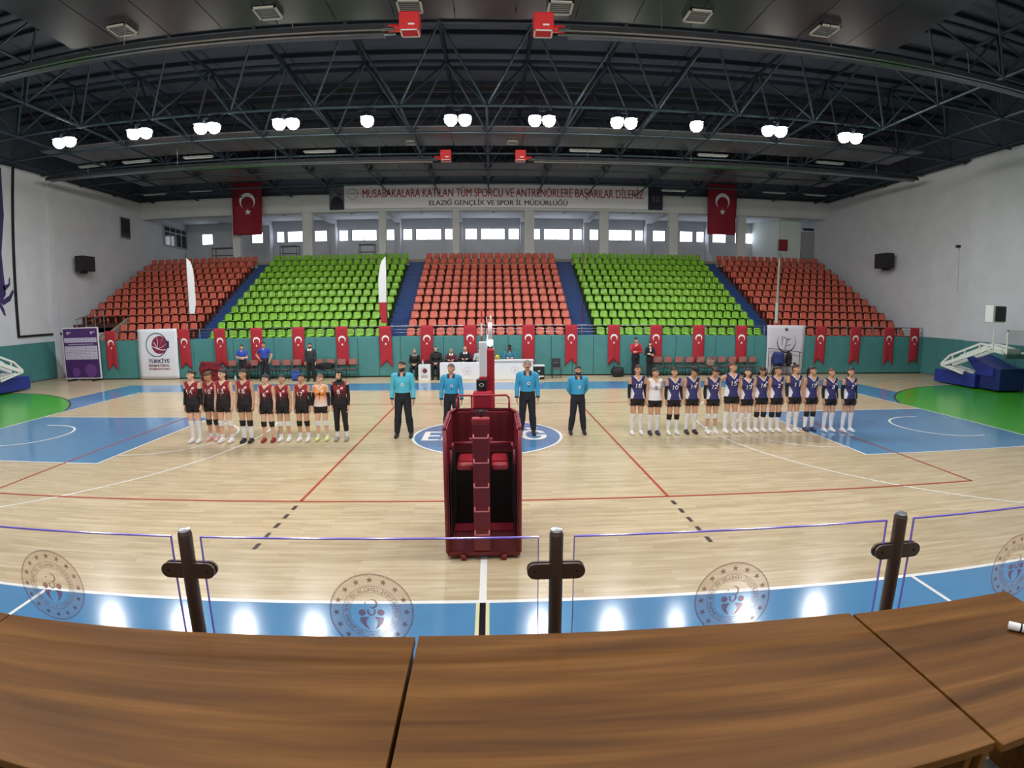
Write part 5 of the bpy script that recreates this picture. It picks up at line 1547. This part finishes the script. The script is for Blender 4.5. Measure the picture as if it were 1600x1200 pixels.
def g_shirt(P, cuff=0.93, hem=0.95, off=0.013, key='shirt'):
    ax = np.abs(P.x)
    m = (P.has('torso', 'pelvis') & (P.z > hem)) | P.has('uarmL', 'uarmR') | (P.has('farmL', 'farmR') & (P.t < cuff)) if cuff > 0 else (P.has('torso', 'pelvis') & (P.z > hem)) | (P.has('uarmL', 'uarmR') & (P.t < 0.62))
    m = m & ~((P.y < 0.0) & (P.z > 1.36+1.2*ax) & P.has('torso'))
    return P.cut(key+'%.2f%.2f' % (cuff, hem), m, off)
def g_shirt_collar(P):
    m = (P.has('neck') & (P.t < 0.45)) | (P.has('torso') & (P.z > 1.37) & (np.abs(P.x) < 0.085))
    m &= ~((np.abs(P.x) < 0.022) & (P.y < 0))
    return P.cut('shirt_collar', m, 0.020)
def g_cuff(P, L):
    return P.cut('cuff'+L, P.has('farm'+L) & (P.t > 0.84) & (P.t < 0.985), 0.019)
def hair_mask(P):
    h = P.h
    return P.has('head', 'neck') & ((h[:, 2] > 0.048-0.30*(h[:, 1]+0.09)) | ((h[:, 1] > 0.02) & (h[:, 2] > -0.075)))
def g_hair(P, style):
    mb = MB(); H = P.H
    if style == 'bun':
        ellipsoid(mb, H(0, 0.05, 1.725), XYZ, (0.04, 0.04, 0.038), 14, 9)
    elif style == 'knot':
        ellipsoid(mb, H(0, 0.115, 1.63), XYZ, (0.042, 0.038, 0.042), 14, 9)
    elif style == 'tail':
        ellipsoid(mb, H(0, 0.105, 1.655), XYZ, (0.032, 0.03, 0.03), 12, 8)
        capsule(mb, H(0, 0.125, 1.64), H(0, 0.15, 1.53), 0.026, 0.032); capsule(mb, H(0, 0.15, 1.53), H(0, 0.13, 1.38), 0.032, 0.014)
    elif style == 'long':
        for q in (-1, 1):
            capsule(mb, H(q*0.055, 0.04, 1.60), H(q*0.075, 0.035, 1.46), 0.04, 0.042); capsule(mb, H(q*0.075, 0.035, 1.46), H(q*0.08, 0.0, 1.34), 0.042, 0.022)
        capsule(mb, H(0, 0.075, 1.60), H(0, 0.085, 1.42), 0.05, 0.05)
    elif style == 'braid':
        capsule(mb, H(-0.05, 0.06, 1.56), H(-0.09, 0.0, 1.44), 0.025, 0.022); capsule(mb, H(-0.09, 0.0, 1.44), H(-0.085, -0.06, 1.34), 0.022, 0.012)
    return P.cut('hair_'+style, hair_mask(P), 0.012 if style != 'short' else 0.009, mb)
def g_beard(P):
    h = P.h
    m = P.has('head', 'neck') & (h[:, 2] < -0.035) & (h[:, 2] > -0.125) & (h[:, 1] < 0.015) & ~((h[:, 2] > -0.052) & (np.abs(h[:, 0]) < 0.018))
    return P.cut('beard', m, 0.0045)
def g_scarf(P, low=1.37):
    h = P.h
    face = (h[:, 1] < -0.03) & (np.abs(h[:, 0]) < 0.058) & (h[:, 2] < 0.05) & (h[:, 2] > -0.085)
    m = (P.has('head') & ~face) | P.has('neck') | (P.has('torso') & (P.z > low) & (np.abs(P.x) < 0.13))
    return P.cut('scarf%.2f' % low, m, 0.016)
def g_cap(P):
    h = P.h
    mb = MB()
    H = P.H
    A = [H(0.075*math.sin(a), -0.07-0.0*a-0.02*math.cos(a), 1.655) for a in [-1.2+0.2*k for k in range(13)]]
    B = [H(0.07*math.sin(a), -0.075-0.085*math.cos(a), 1.645) for a in [-1.2+0.2*k for k in range(13)]]
    mb.strip(A, B); mb.strip([p+V3(0, 0, -0.006) for p in A], [p+V3(0, 0, -0.006) for p in B])
    return P.cut('cap', P.has('head') & (h[:, 2] > 0.045), 0.017, mb)
def g_mask(P):
    h = P.h
    return P.cut('mask', P.has('head') & (h[:, 1] < -0.02) & (h[:, 2] < -0.005) & (h[:, 2] > -0.095), 0.006)
def g_robe(P):
    m = P.has('torso', 'pelvis') | P.has('uarmL', 'uarmR', 'farmL', 'farmR') | P.has('thighL', 'thighR', 'shinL', 'shinR')
    return P.cut('robe', m, 0.03)

def face_parts(P, o, brow):
    H = P.H
    if 'eye' not in P.cache:
        for nm in ('eyeL', 'eyeR'):
            q = 1 if nm[-1] == 'L' else -1
            mb = MB(); ellipsoid(mb, H(q*0.031, -0.084, 1.606), [P.R[:, 0], P.R[:, 1], P.R[:, 2]], (0.013, 0.007, 0.006), 10, 6)
            P.cache[nm] = mb.mesh('eye'); P.cache[nm].materials.append(None)
            mb = MB(); capsule(mb, H(q*0.016, -0.094, 1.628), H(q*0.048, -0.082, 1.631), 0.0045, 0.003, 6)
            P.cache['b'+nm] = mb.mesh('eyebrow'); P.cache['b'+nm].materials.append(None)
        mb = MB(); capsule(mb, H(-0.018, -0.092, 1.5425), H(0.018, -0.092, 1.5425), 0.006, 0.006, 8)
        P.cache['lips'] = mb.mesh('lips'); P.cache['lips'].materials.append(None)
        P.cache['eye'] = 1
    for nm, part, m in (('eyeL', 'eye', EYE), ('eyeR', 'eye', EYE), ('beyeL', 'eyebrow', brow), ('beyeR', 'eyebrow', brow), ('lips', 'lips', LIPS)):
        dress(o, part, P.cache[nm], m)

def dress(o, name, me, m):
    c = bpy.data.objects.new(name, me); COL.objects.link(c); c.parent = o
    c.material_slots[0].link = 'OBJECT'; c.material_slots[0].material = m
    return c

def person(P, x, y, h, label, skin, group=None, rz=0.0, cat='person'):
    o = bpy.data.objects.new('person', P.me); COL.objects.link(o)
    o.location = (x, y, 0); k = h/1.705; o.scale = (k, k, k); o.rotation_euler.z = rz
    o.material_slots[0].link = 'OBJECT'; o.material_slots[0].material = skin
    return tag(o, label, cat, group)

def chest_print(P, o, name, me_under, draw, m):
    """flat print laid on the front of a garment: draw(mb, fn) fills the shape with fn(x, z)"""
    key = ('bvh', me_under.name)
    if key not in P.cache:
        P.cache[key] = BVHTree.FromPolygons([v.co[:] for v in me_under.vertices], [p.vertices[:] for p in me_under.polygons])
    bvh = P.cache[key]
    mb = MB()
    def fn(a, b, d=0.006):
        hit = bvh.ray_cast(Vector((a, -1, b+P.dz)), Vector((0, 1, 0)))
        yy = hit[0].y if hit[0] is not None else -0.12
        return (a, yy-d, b+P.dz)
    draw(mb, fn)
    me = mb.mesh(name, fix=False); me.materials.append(None)
    under = [q for q in o.children if q.data == me_under]
    return dress(under[0] if under else o, name, me, m)

# materials of people --------------------------------------------------------
SKIN = [mat('skin_light', (226, 182, 158), 0.55, spec=0.35), mat('skin_mid', (206, 158, 130), 0.55, spec=0.35), mat('skin_tan', (184, 136, 108), 0.55, spec=0.35)]
HAIR_D = mat('dark_brown_hair', (40, 30, 27), 0.5); HAIR_B = mat('brown_hair', (84, 58, 42), 0.5); HAIR_L = mat('light_brown_hair', (122, 90, 62), 0.5); HAIR_G = mat('grey_hair', (140, 134, 130), 0.6)
EYE = mat('dark_eye', (30, 24, 24), 0.2); LIPS = mat('lips', (166, 92, 88), 0.5)
def zmix(name, stops, rough=0.75):
    """cloth dyed in a gradient from hem to shoulder"""
    m = bpy.data.materials.new(name); m.use_nodes = True; nt = m.node_tree; b = nt.nodes['Principled BSDF']
    tc = nt.nodes.new('ShaderNodeTexCoord'); sp = nt.nodes.new('ShaderNodeSeparateXYZ'); mr = nt.nodes.new('ShaderNodeMapRange')
    mr.inputs[1].default_value = 0.8; mr.inputs[2].default_value = 1.45
    rp = nt.nodes.new('ShaderNodeValToRGB')
    nt.links.new(tc.outputs['Object'], sp.inputs[0]); nt.links.new(sp.outputs['Z'], mr.inputs[0]); nt.links.new(mr.outputs[0], rp.inputs[0]); nt.links.new(rp.outputs[0], b.inputs['Base Color'])
    e = rp.color_ramp.elements
    for i, (p, c) in enumerate(stops):
        k = e[i] if i < 2 else e.new(p)
        k.position = p; k.color = (*lin(c), 1)
    b.inputs['Roughness'].default_value = rough
    MATS[name] = m
    return m
J_RED = zmix('black_red_jersey', [(0.0, (24, 20, 24)), (1.0, (168, 40, 50)), (0.46, (28, 20, 24)), (0.74, (140, 32, 44))])
J_ORANGE = zmix('orange_jersey', [(0.0, (226, 214, 214)), (1.0, (240, 176, 110)), (0.3, (228, 206, 196)), (0.6, (234, 142, 70))])
def side_panel_cloth(name, base, side):
    m = bpy.data.materials.new(name); m.use_nodes = True; nt = m.node_tree; b = nt.nodes['Principled BSDF']
    tc = nt.nodes.new('ShaderNodeTexCoord'); sp = nt.nodes.new('ShaderNodeSeparateXYZ')
    nt.links.new(tc.outputs['Object'], sp.inputs[0])
    def M(op, a, bb):
        n = nt.nodes.new('ShaderNodeMath'); n.operation = op
        for i, v in enumerate((a, bb)):
            if v is None: continue
            if isinstance(v, float): n.inputs[i].default_value = v
            else: nt.links.new(v, n.inputs[i])
        return n.outputs[0]
    ax = M('ABSOLUTE', sp.outputs['X'], None)
    lim = M('ADD', M('MULTIPLY', M('ABSOLUTE', M('SUBTRACT', sp.outputs['Z'], 1.02), None), 0.32), 0.098)
    side_m = M('GREATER_THAN', ax, lim)
    low = M('LESS_THAN', sp.outputs['Z'], 1.2)
    f = M('MULTIPLY', side_m, low)
    mx = nt.nodes.new('ShaderNodeMix'); mx.data_type = 'RGBA'
    nt.links.new(f, mx.inputs[0]); mx.inputs[6].default_value = (*lin(base), 1); mx.inputs[7].default_value = (*lin(side), 1)
    nt.links.new(mx.outputs[2], b.inputs['Base Color']); b.inputs['Roughness'].default_value = 0.75
    MATS[name] = m
    return m
J_NAVY = side_panel_cloth('navy_jersey', (50, 48, 104), (226, 226, 232))
J_WHITE = mat('white_jersey', (228, 226, 230), 0.75)
CL_BLACK = mat('black_sport_cloth', (24, 22, 26), 0.75); CL_WHITE = mat('white_sock_cloth', (230, 230, 232), 0.8); CL_NAVYT = mat('navy_trouser_cloth', (30, 30, 40), 0.8)
SKY = [mat('sky_blue_shirt', (84, 190, 214), 0.75), mat('azure_shirt', (58, 158, 204), 0.75)]
SH_WHITE = mat('white_shoe', (224, 222, 222), 0.6); SH_PINK = mat('pink_shoe', (214, 158, 164), 0.6); SH_BLACK = mat('black_shoe', (32, 30, 32), 0.5); SH_RED = mat('red_shoe', (150, 34, 40), 0.6); SH_YEL = mat('pale_yellow_shoe', (206, 210, 150), 0.6); SH_GREY = mat('grey_shoe', (150, 146, 144), 0.6); SH_NAVY = mat('navy_shoe', (46, 46, 84), 0.6)
NUM_W = mat('number_white', (238, 236, 240), 0.7); NUM_D = mat('number_dark', (40, 34, 44), 0.7); RED_STREAK = mat('red_streak', (150, 36, 46), 0.7)

# poses ----------------------------------------------------------------------
DOWN = {}
BACK = {'both': dict(el=(0.225, 0.10, 1.12), wr=(0.10, 0.155, 0.93), d=(-0.9, 0.25, -0.35), t=(-0.2, 0.2, -1), n=(0, 1, 0))}
CLASP = {'both': dict(el=(0.215, 0.03, 1.11), wr=(0.13, -0.12, 0.90), d=(-0.75, -0.15, -0.6), t=(-0.2, -1, 0.2), n=(0, 1, -0.1))}
REACH = {'R': dict(el=(0.40, 0.03, 1.22), wr=(0.55, -0.02, 1.06), d=(0.7, -0.1, -0.7), t=(0.2, -1, 0)), 'L': {}}
FOLD = {'L': dict(el=(0.245, -0.03, 1.10), wr=(-0.02, -0.20, 1.12), d=(-1, 0.05, 0.1), t=(0, -0.1, 1), n=(0, 1, 0), curl=0.2), 'R': dict(el=(0.245, -0.03, 1.10), wr=(-0.01, -0.175, 1.07), d=(-1, 0.1, 0.05), t=(0, 0, 1), n=(0, 1, 0), curl=0.2)}
HIPS = {'R': dict(el=(0.40, 0.08, 1.14), wr=(0.21, -0.06, 0.99), d=(-0.5, -0.3, -0.6), t=(0, -0.3, 1), n=(-1, 0.3, 0)), 'L': dict(el=(0.33, 0.05, 1.12), wr=(0.26, -0.05, 0.90), d=(-0.2, -0.1, -1))}
CHIN = {'R': dict(el=(0.21, -0.10, 1.14), wr=(0.05, -0.20, 1.36), d=(-0.3, 0.35, 0.9), t=(-0.6, -0.5, 0.3), n=(0, 1, 0)), 'L': dict(el=(0.24, -0.04, 1.10), wr=(-0.02, -0.19, 1.10), d=(-1, 0.1, 0), t=(0, 0, 1), n=(0, 1, 0))}
LAP = {'both': dict(el=(0.23, -0.03, 1.10), wr=(0.07, -0.24, 1.02), d=(-0.7, -0.5, -0.3), t=(-0.3, -0.4, 0.9), n=(0, 0, -1))}
DESKP = {'both': dict(el=(0.26, -0.08, 1.13), wr=(0.12, -0.33, 1.19), d=(-0.4, -0.9, 0.0), t=(-0.9, 0.3, 0.2), n=(0, 0, -1))}
PR = {
 'f_left': Proto('f', 0.09, DOWN, -0.42, 0.0), 'f_left2': Proto('f', 0.12, DOWN, -0.25, 0.05, tilt=0.05), 'f_bow': Proto('f', 0.10, DOWN, -0.3, 0.5),
 'f_fwd': Proto('f', 0.11, DOWN, 0.05, 0.0), 'f_right': Proto('f', 0.10, DOWN, 0.45, 0.0), 'f_back': Proto('f', 0.11, BACK, 0.3, 0.0),
 'f_reach': Proto('f', 0.12, REACH, 0.45, -0.08), 'f_fold': Proto('f', 0.08, FOLD, -0.1, 0.05), 'f_sit': Proto('f', 0.1, LAP, 0.1, 0.05, seated=True), 'f_bowr': Proto('f', 0.11, DOWN, 0.45, 0.5),
 'm_down': Proto('m', 0.15, DOWN, 0.0, 0.0), 'm_left': Proto('m', 0.16, DOWN, -0.35, 0.0), 'm_back': Proto('m', 0.17, BACK, 0.0, 0.0), 'm_fold': Proto('m', 0.12, FOLD, 0.25, 0.05),
 'm_hips': Proto('m', 0.16, HIPS, 0.15, 0.0), 'm_chin': Proto('m', 0.10, CHIN, 0.2, 0.1), 'm_sit': Proto('m', 0.12, DESKP, 0.0, 0.25, seated=True),
}

def player(P, x, y, h, label, skin, hair, style, jersey, number, numcol, collar, sock, knee, shoe, sleeves=(), legs='shorts', badge=True, scarf=None, cap=None, group=None, streak=False, wide=None):
    P = PR[P]
    o = person(P, x, y, h, label, skin, group)
    jm = g_jersey(P)
    if legs == 'leggings':
        dress(o, 'leggings', g_leggings(P), CL_BLACK)
    else:
        dress(o, 'shorts', g_shorts(P), CL_BLACK)
    j = dress(o, 'jersey', jm, jersey)
    dress(o, 'collar', g_collar(P), collar)
    for L in 'RL':
        if sock is not None: dress(o, 'sock', g_sock(P, L, sock), CL_WHITE)
        if knee is not None: dress(o, 'knee_pad', g_kneepad(P, L), knee)
        dress(o, 'shoe', g_shoe(P, L), shoe)
        if L in sleeves: dress(o, 'arm_sleeve', g_sleeveless_arm(P, L, *(wide or (0.45, 0.85))), CL_BLACK)
    if scarf is not None:
        dress(o, 'head_covering', g_scarf(P), scarf)
    else:
        dress(o, 'hair', g_hair(P, style), hair)
    if cap is not None: dress(o, 'cap', g_cap(P), cap)
    face_parts(P, o, hair)
    w = 0.062*len(number)+0.012
    chest_print(P, o, 'jersey_number', jm, lambda mb, fn: text_on(mb, number, fn, width=w if number != '1' else 0.03, height=0.105, bold=0.01, cx=0.0, cy=1.165, fine=True), numcol)
    if badge:
        chest_print(P, o, 'badge', jm, lambda mb, fn: mb.add([fn(0.055, 1.275), fn(0.10, 1.275), fn(0.10, 1.315), fn(0.055, 1.315)], [(0, 1, 2, 3)]), NUM_W)
    if streak:
        chest_print(P, o, 'red_streak', jm, lambda mb, fn: mb.add([fn(-0.012, 1.15), fn(0.012, 1.15), fn(0.003, 1.04), fn(-0.003, 1.04)], [(0, 1, 2, 3)]), RED_STREAK)
    return o
GL, GRT = 'red and black team lined up left', 'navy team lined up right'
def red(P, x, y, h, lab, sk, hair, style, num, sock, knee, shoe, **k):
    player(P, x, y, h, lab, SKIN[sk], hair, style, k.pop('jersey', J_RED), num, k.pop('numcol', NUM_W), k.pop('collar', CL_BLACK), sock, knee, shoe, group=GL, streak=k.pop('streak', True), **k)
red('f_left', -6.99, -0.56, 1.74, 'player in black and red jersey 14 with black arm sleeves, leftmost of the red team', 0, HAIR_D, 'knot', '14', 0.0, CL_WHITE, SH_WHITE, sleeves='RL', wide=(0.35, 0.9))
red('f_bow', -6.64, -0.36, 1.70, 'player in black and red jersey 10 with bowed head and pink shoes', 1, HAIR_B, 'knot', '10', 0.72, CL_BLACK, SH_PINK)
red('f_left2', -6.22, -0.55, 1.75, 'player in black and red jersey 13 with white knee pads', 0, HAIR_D, 'tail', '13', 0.72, CL_WHITE, SH_WHITE)
red('f_left', -5.70, -0.55, 1.75, 'player in black and red jersey 18 with high white socks and dark shoes', 1, HAIR_D, 'tail', '18', 0.12, CL_BLACK, SH_BLACK)
red('f_left2', -5.20, -0.49, 1.61, 'player in black and red jersey 6 with red shoes', 0, HAIR_D, 'knot', '6', None, CL_BLACK, SH_RED)
red('f_fwd', -4.83, -0.43, 1.60, 'player in black and red jersey 1 standing between jerseys 6 and 17', 1, HAIR_D, 'knot', '1', 0.72, CL_WHITE, SH_WHITE)
red('f_fwd', -4.36, -0.43, 1.61, 'player in black and red jersey 17 with black knee pads and white shoes', 1, HAIR_D, 'knot', '17', 0.62, CL_BLACK, SH_WHITE, sleeves='L')
red('f_left2', -3.93, -0.37, 1.59, 'player in orange and white jersey 4 with pale yellow shoes', 0, HAIR_L, 'knot', '4', 0.75, CL_WHITE, SH_YEL, jersey=J_ORANGE, numcol=NUM_D, collar=NUM_W, sleeves='RL', streak=True)
o = PR['f_left']
player('f_left2', -3.46, -0.38, 1.67, 'player in jersey 8 with black headscarf, long sleeves and black leggings', SKIN[0], HAIR_D, 'knot', J_RED, '8', NUM_W, CL_BLACK, 0.6, None, SH_GREY, sleeves='RL', wide=(0.0, 0.97), legs='leggings', scarf=CL_BLACK, group=GL, streak=True)

def navy(P, x, y, h, lab, sk, hair, style, num, sock, knee, shoe, **k):
    player(P, x, y, h, lab, SKIN[sk], hair, style, k.pop('jersey', J_NAVY), num, k.pop('numcol', NUM_W), k.pop('collar', NUM_W), sock, knee, shoe, group=GRT, **k)
navy('f_fwd', 3.67, -0.09, 1.72, 'player in navy jersey 18 with black arm sleeves, leftmost of the navy team', 1, HAIR_D, 'knot', '18', 0.0, CL_WHITE, SH_WHITE, sleeves='RL')
navy('f_right', 4.10, -0.12, 1.64, 'player in white jersey 5 beside the navy team', 1, HAIR_D, 'knot', '5', 0.0, CL_WHITE, SH_NAVY, jersey=J_WHITE, numcol=NUM_D)
navy('f_fwd', 4.57, -0.16, 1.66, 'player in navy jersey 10 with black knee pads and black sleeves', 1, HAIR_D, 'knot', '10', 0.2, CL_BLACK, SH_WHITE, sleeves='RL')
navy('f_bowr', 5.06, -0.10, 1.68, 'player in navy jersey 14 looking down under a black cap', 1, HAIR_D, 'knot', '14', 0.0, CL_WHITE, SH_BLACK, cap=CL_BLACK)
navy('f_bowr', 5.58, -0.15, 1.67, 'player in navy jersey 12 with bowed head and one bare shin', 1, HAIR_D, 'knot', '12', 0.72, CL_WHITE, SH_WHITE, sleeves='R')
navy('f_reach', 6.09, -0.12, 1.78, 'tall player in navy jersey 15 reaching an arm to a teammate', 1, HAIR_B, 'knot', '15', 0.0, CL_WHITE, SH_WHITE)
navy('f_left2', 6.51, -0.09, 1.63, 'player in navy jersey 13 with long loose hair', 0, HAIR_D, 'long', '13', 0.0, CL_WHITE, SH_WHITE)
navy('f_bow', 6.90, -0.09, 1.69, 'player in navy jersey 16 looking down with black knee pads', 1, HAIR_D, 'long', '16', 0.2, CL_BLACK, SH_WHITE)
navy('f_right', 7.29, -0.13, 1.68, 'player in navy jersey 2 with black knee pads and a ponytail', 1, HAIR_D, 'tail', '2', 0.2, CL_BLACK, SH_WHITE)
navy('f_right', 7.76, -0.18, 1.73, 'tall player in navy jersey 11 with a bun on top of the head', 1, HAIR_D, 'bun', '11', 0.0, CL_WHITE, SH_WHITE, sleeves='R')
navy('f_right', 8.27, -0.12, 1.67, 'player in navy jersey 17 with black knee pads and dark shoes', 1, HAIR_D, 'tail', '17', 0.2, CL_BLACK, SH_NAVY)
navy('f_fwd', 8.73, -0.25, 1.64, 'player in navy jersey 8 with white socks, second from the right', 1, HAIR_B, 'knot', '8', 0.0, CL_WHITE, SH_WHITE, sleeves='RL')
navy('f_left2', 9.22, -0.34, 1.66, 'player in navy jersey 7 with black arm sleeves, rightmost of the navy team', 1, HAIR_D, 'tail', '7', 0.0, CL_WHITE, SH_WHITE, sleeves='RL', wide=(0.4, 0.92))

def adult(P, x, y, h, label, skin, hair, shirt, trousers, shoe, cuffs=None, collar=None, style='short', beard=False, scarf=None, cuff=0.93, hem=0.95, face=True, group=None, rz=0.0, cap=None, mask=None, hairless=False):
    P = PR[P]
    o = person(P, x, y, h, label, skin, group, rz)
    dress(o, 'trousers', g_trousers(P), trousers)
    sm = g_shirt(P, cuff, hem, key='shirt' if hem > 0.9 else 'jacket')
    dress(o, 'shirt' if hem > 0.9 else 'jacket', sm, shirt)
    if collar is not None: dress(o, 'collar', g_shirt_collar(P), collar)
    for L in 'RL':
        if cuffs is not None: dress(o, 'cuff', g_cuff(P, L), cuffs)
        dress(o, 'shoe', g_shoe(P, L), shoe)
    if scarf is not None: dress(o, 'head_covering', g_scarf(P), scarf)
    elif not hairless: dress(o, 'hair', g_hair(P, style), hair)
    if beard: dress(o, 'beard', g_beard(P), hair)
    if cap is not None: dress(o, 'cap', g_cap(P), cap)
    if mask is not None: dress(o, 'face_mask', g_mask(P), mask)
    if face: face_parts(P, o, hair)
    return o, P, sm
COLLAR = mat('dark_navy_collar', (28, 34, 60), 0.7)
def referee(P, x, y, h, label, hair, shirt, beard, lanyard=False, whistle=False):
    o, P2, sm = adult(P, x, y, h, label, SKIN[1], hair, shirt, CL_NAVYT, SH_BLACK, COLLAR, COLLAR, beard=beard, group='referees on the centre line')
    chest_print(P2, o, 'round_badge', sm, lambda mb, fn: add_disc(mb, 0.02, 1.20, 0.034, fn, 16), NUM_W)
    chest_print(P2, o, 'badge_mark', sm, lambda mb, fn: add_disc(mb, 0.02, 1.20, 0.017, lambda a, b: fn(a, b, 0.009), 12), mat('badge_blue', (70, 60, 130), 0.6))
    if lanyard:
        chest_print(P2, o, 'lanyard', sm, lambda mb, fn: mb.add([fn(-0.045, 1.40), fn(-0.035, 1.40), fn(0.012, 1.215), fn(0.0, 1.215)], [(0, 1, 2, 3)]), NUM_W)
    if whistle:
        chest_print(P2, o, 'whistle', sm, lambda mb, fn: mb.add([fn(0.01, 1.11), fn(0.03, 1.11), fn(0.03, 1.15), fn(0.01, 1.15)], [(0, 1, 2, 3)]), BLACK)
    dress(o, 'belt', P2.cut('belt', P2.has('torso', 'pelvis') & (P2.z > 0.955) & (P2.z < 1.0), 0.0185), BLACK)
    return o
referee('m_left', -2.02, -0.08, 1.85, 'bearded referee in pale sky blue shirt standing left of the stand', HAIR_D, SKY[0], True)
referee('m_left', -0.86, 0.09, 1.76, 'referee with short grey-brown hair and white lanyard behind the umpire stand', mat('grey_brown_hair', (98, 84, 76), 0.6), SKY[1], False, True, True)
referee('m_down', 0.98, 0.07, 1.83, 'grey haired referee with a dark moustache right of the umpire stand', HAIR_G, SKY[1], False, False, True)
referee('m_back', 2.22, 0.06, 1.69, 'bearded referee with hands behind the back, rightmost of the four', HAIR_D, SKY[1], True)
# moustache of the grey haired referee
_m = PR['m_down']; mb = MB(); capsule(mb, _m.H(-0.024, -0.098, 1.556), _m.H(0.024, -0.098, 1.556), 0.009, 0.009, 8)
for ob in [q for q in COL.objects if q.name.startswith('person') and 'moustache' in str(q.get('label', ''))]:
    me = mb.mesh('moustache'); me.materials.append(None); dress(ob, 'moustache', me, HAIR_D)

BLUE_POLO = mat('royal_blue_polo', (48, 74, 172), 0.75)
adult('m_fold', -11.13, 10.72, 1.66, 'man in royal blue polo with folded arms behind the red team', SKIN[1], HAIR_D, BLUE_POLO, CL_NAVYT, SH_BLACK, cuff=-1, hem=0.88, collar=BLUE_POLO)
adult('m_hips', -10.2, 10.95, 1.74, 'man in royal blue polo with a hand on the hip behind the red team', SKIN[1], HAIR_D, BLUE_POLO, CL_NAVYT, SH_BLACK, cuff=-1, hem=0.88, collar=BLUE_POLO)
adult('m_down', -7.9, 10.5, 1.70, 'man in dark green-grey jacket standing at the left bench', SKIN[1], HAIR_D, mat('dark_green_grey', (48, 58, 56), 0.8), CL_BLACK, SH_BLACK, beard=True, hem=0.84, collar=NUM_W)
adult('m_chin', 6.75, 11.2, 1.80, 'man in red jacket with a hand at his face by the right bench', SKIN[1], HAIR_D, mat('red_jacket', (184, 34, 54), 0.75), CL_BLACK, SH_BLACK, hem=0.84, collar=mat('red_jacket', (184, 34, 54)))
adult('f_fold', 7.42, 11.2, 1.62, 'woman in black jacket with folded arms by the right bench', SKIN[0], HAIR_D, mat('black_jacket_cloth', (26, 30, 34), 0.8), CL_BLACK, SH_BLACK, style='long', hem=0.84)
chest_print(PR['f_fold'], [q for q in COL.objects if 'woman in black jacket' in str(q.get('label', ''))][0], 'white_top', g_shirt(PR['f_fold'], 0.93, 0.84, key='jacket'), lambda mb, fn: mb.strip([fn(-0.035, 1.34-0.02*k) for k in range(6)], [fn(0.035-0.002*k, 1.34-0.02*k) for k in range(6)]), NUM_W)
# chairs for the people sitting by the table
for x, y, lb in ((-3.35, 11.2, 'dark chair under the seated woman with the grey scarf'), (-2.38, 11.2, 'dark chair under the black-robed figure'), (-1.72, 11.5, 'dark chair behind the officials table, leftmost'), (-1.08, 11.5, 'dark chair behind the officials table under the man in the suit'), (-0.42, 11.5, 'dark chair behind the officials table near the net post'), (0.95, 11.5, 'dark chair behind the scorer table')):
    c = thing('folding_chair', (x, y, 0), lb, 'chair', 'chairs at the officials table')
    bench_chair_parts(c, BLACK)
adult('f_sit', -3.35, 11.12, 1.70, 'seated woman in black with a grey-beige scarf left of the white box', SKIN[0], HAIR_D, CL_BLACK, CL_NAVYT, SH_BLACK, scarf=mat('grey_beige_scarf', (140, 128, 122), 0.8), hem=0.84)
P_ = PR['f_sit']
o = person(P_, -2.38, 11.12, 1.80, 'seated figure in long black robe and white-edged headdress by the table', SKIN[0])
dress(o, 'robe', g_robe(P_), CL_BLACK); dress(o, 'head_covering', g_scarf(P_, 1.28), CL_BLACK)
dress(o, 'head_band', P_.cut('band', P_.has('head') & (P_.h[:, 2] > 0.035) & (P_.h[:, 2] < 0.062) & (P_.h[:, 1] < 0.0), 0.019), NUM_W); face_parts(P_, o, HAIR_D)
for L in 'RL': dress(o, 'shoe', g_shoe(P_, L), SH_BLACK)
adult('m_sit', -1.72, 11.48, 1.68, 'seated man in maroon jacket at the left end of the officials table', SKIN[1], HAIR_G, mat('maroon_jacket', (96, 40, 52), 0.8), CL_NAVYT, SH_BLACK, hem=0.84, collar=NUM_W)
adult('m_sit', -1.08, 11.48, 1.78, 'seated bald man in a dark suit at the officials table', SKIN[1], HAIR_G, mat('dark_suit', (32, 34, 46), 0.8), CL_NAVYT, SH_BLACK, hem=0.84, collar=NUM_W, hairless=True)
adult('m_sit', -0.42, 11.48, 1.70, 'seated man in pale shirt and dark hair beside the net post', SKIN[1], HAIR_D, mat('pale_blue_shirt', (170, 190, 196), 0.8), CL_NAVYT, SH_BLACK, hem=0.84)
adult('m_sit', 0.95, 11.48, 1.84, 'seated man with dark cap and mask in teal blue shirt at the scorer table', SKIN[1], HAIR_D, mat('teal_blue_shirt', (52, 124, 150), 0.8), CL_NAVYT, SH_BLACK, hem=0.84, collar=COLLAR, cap=CL_BLACK, mask=CL_NAVYT)
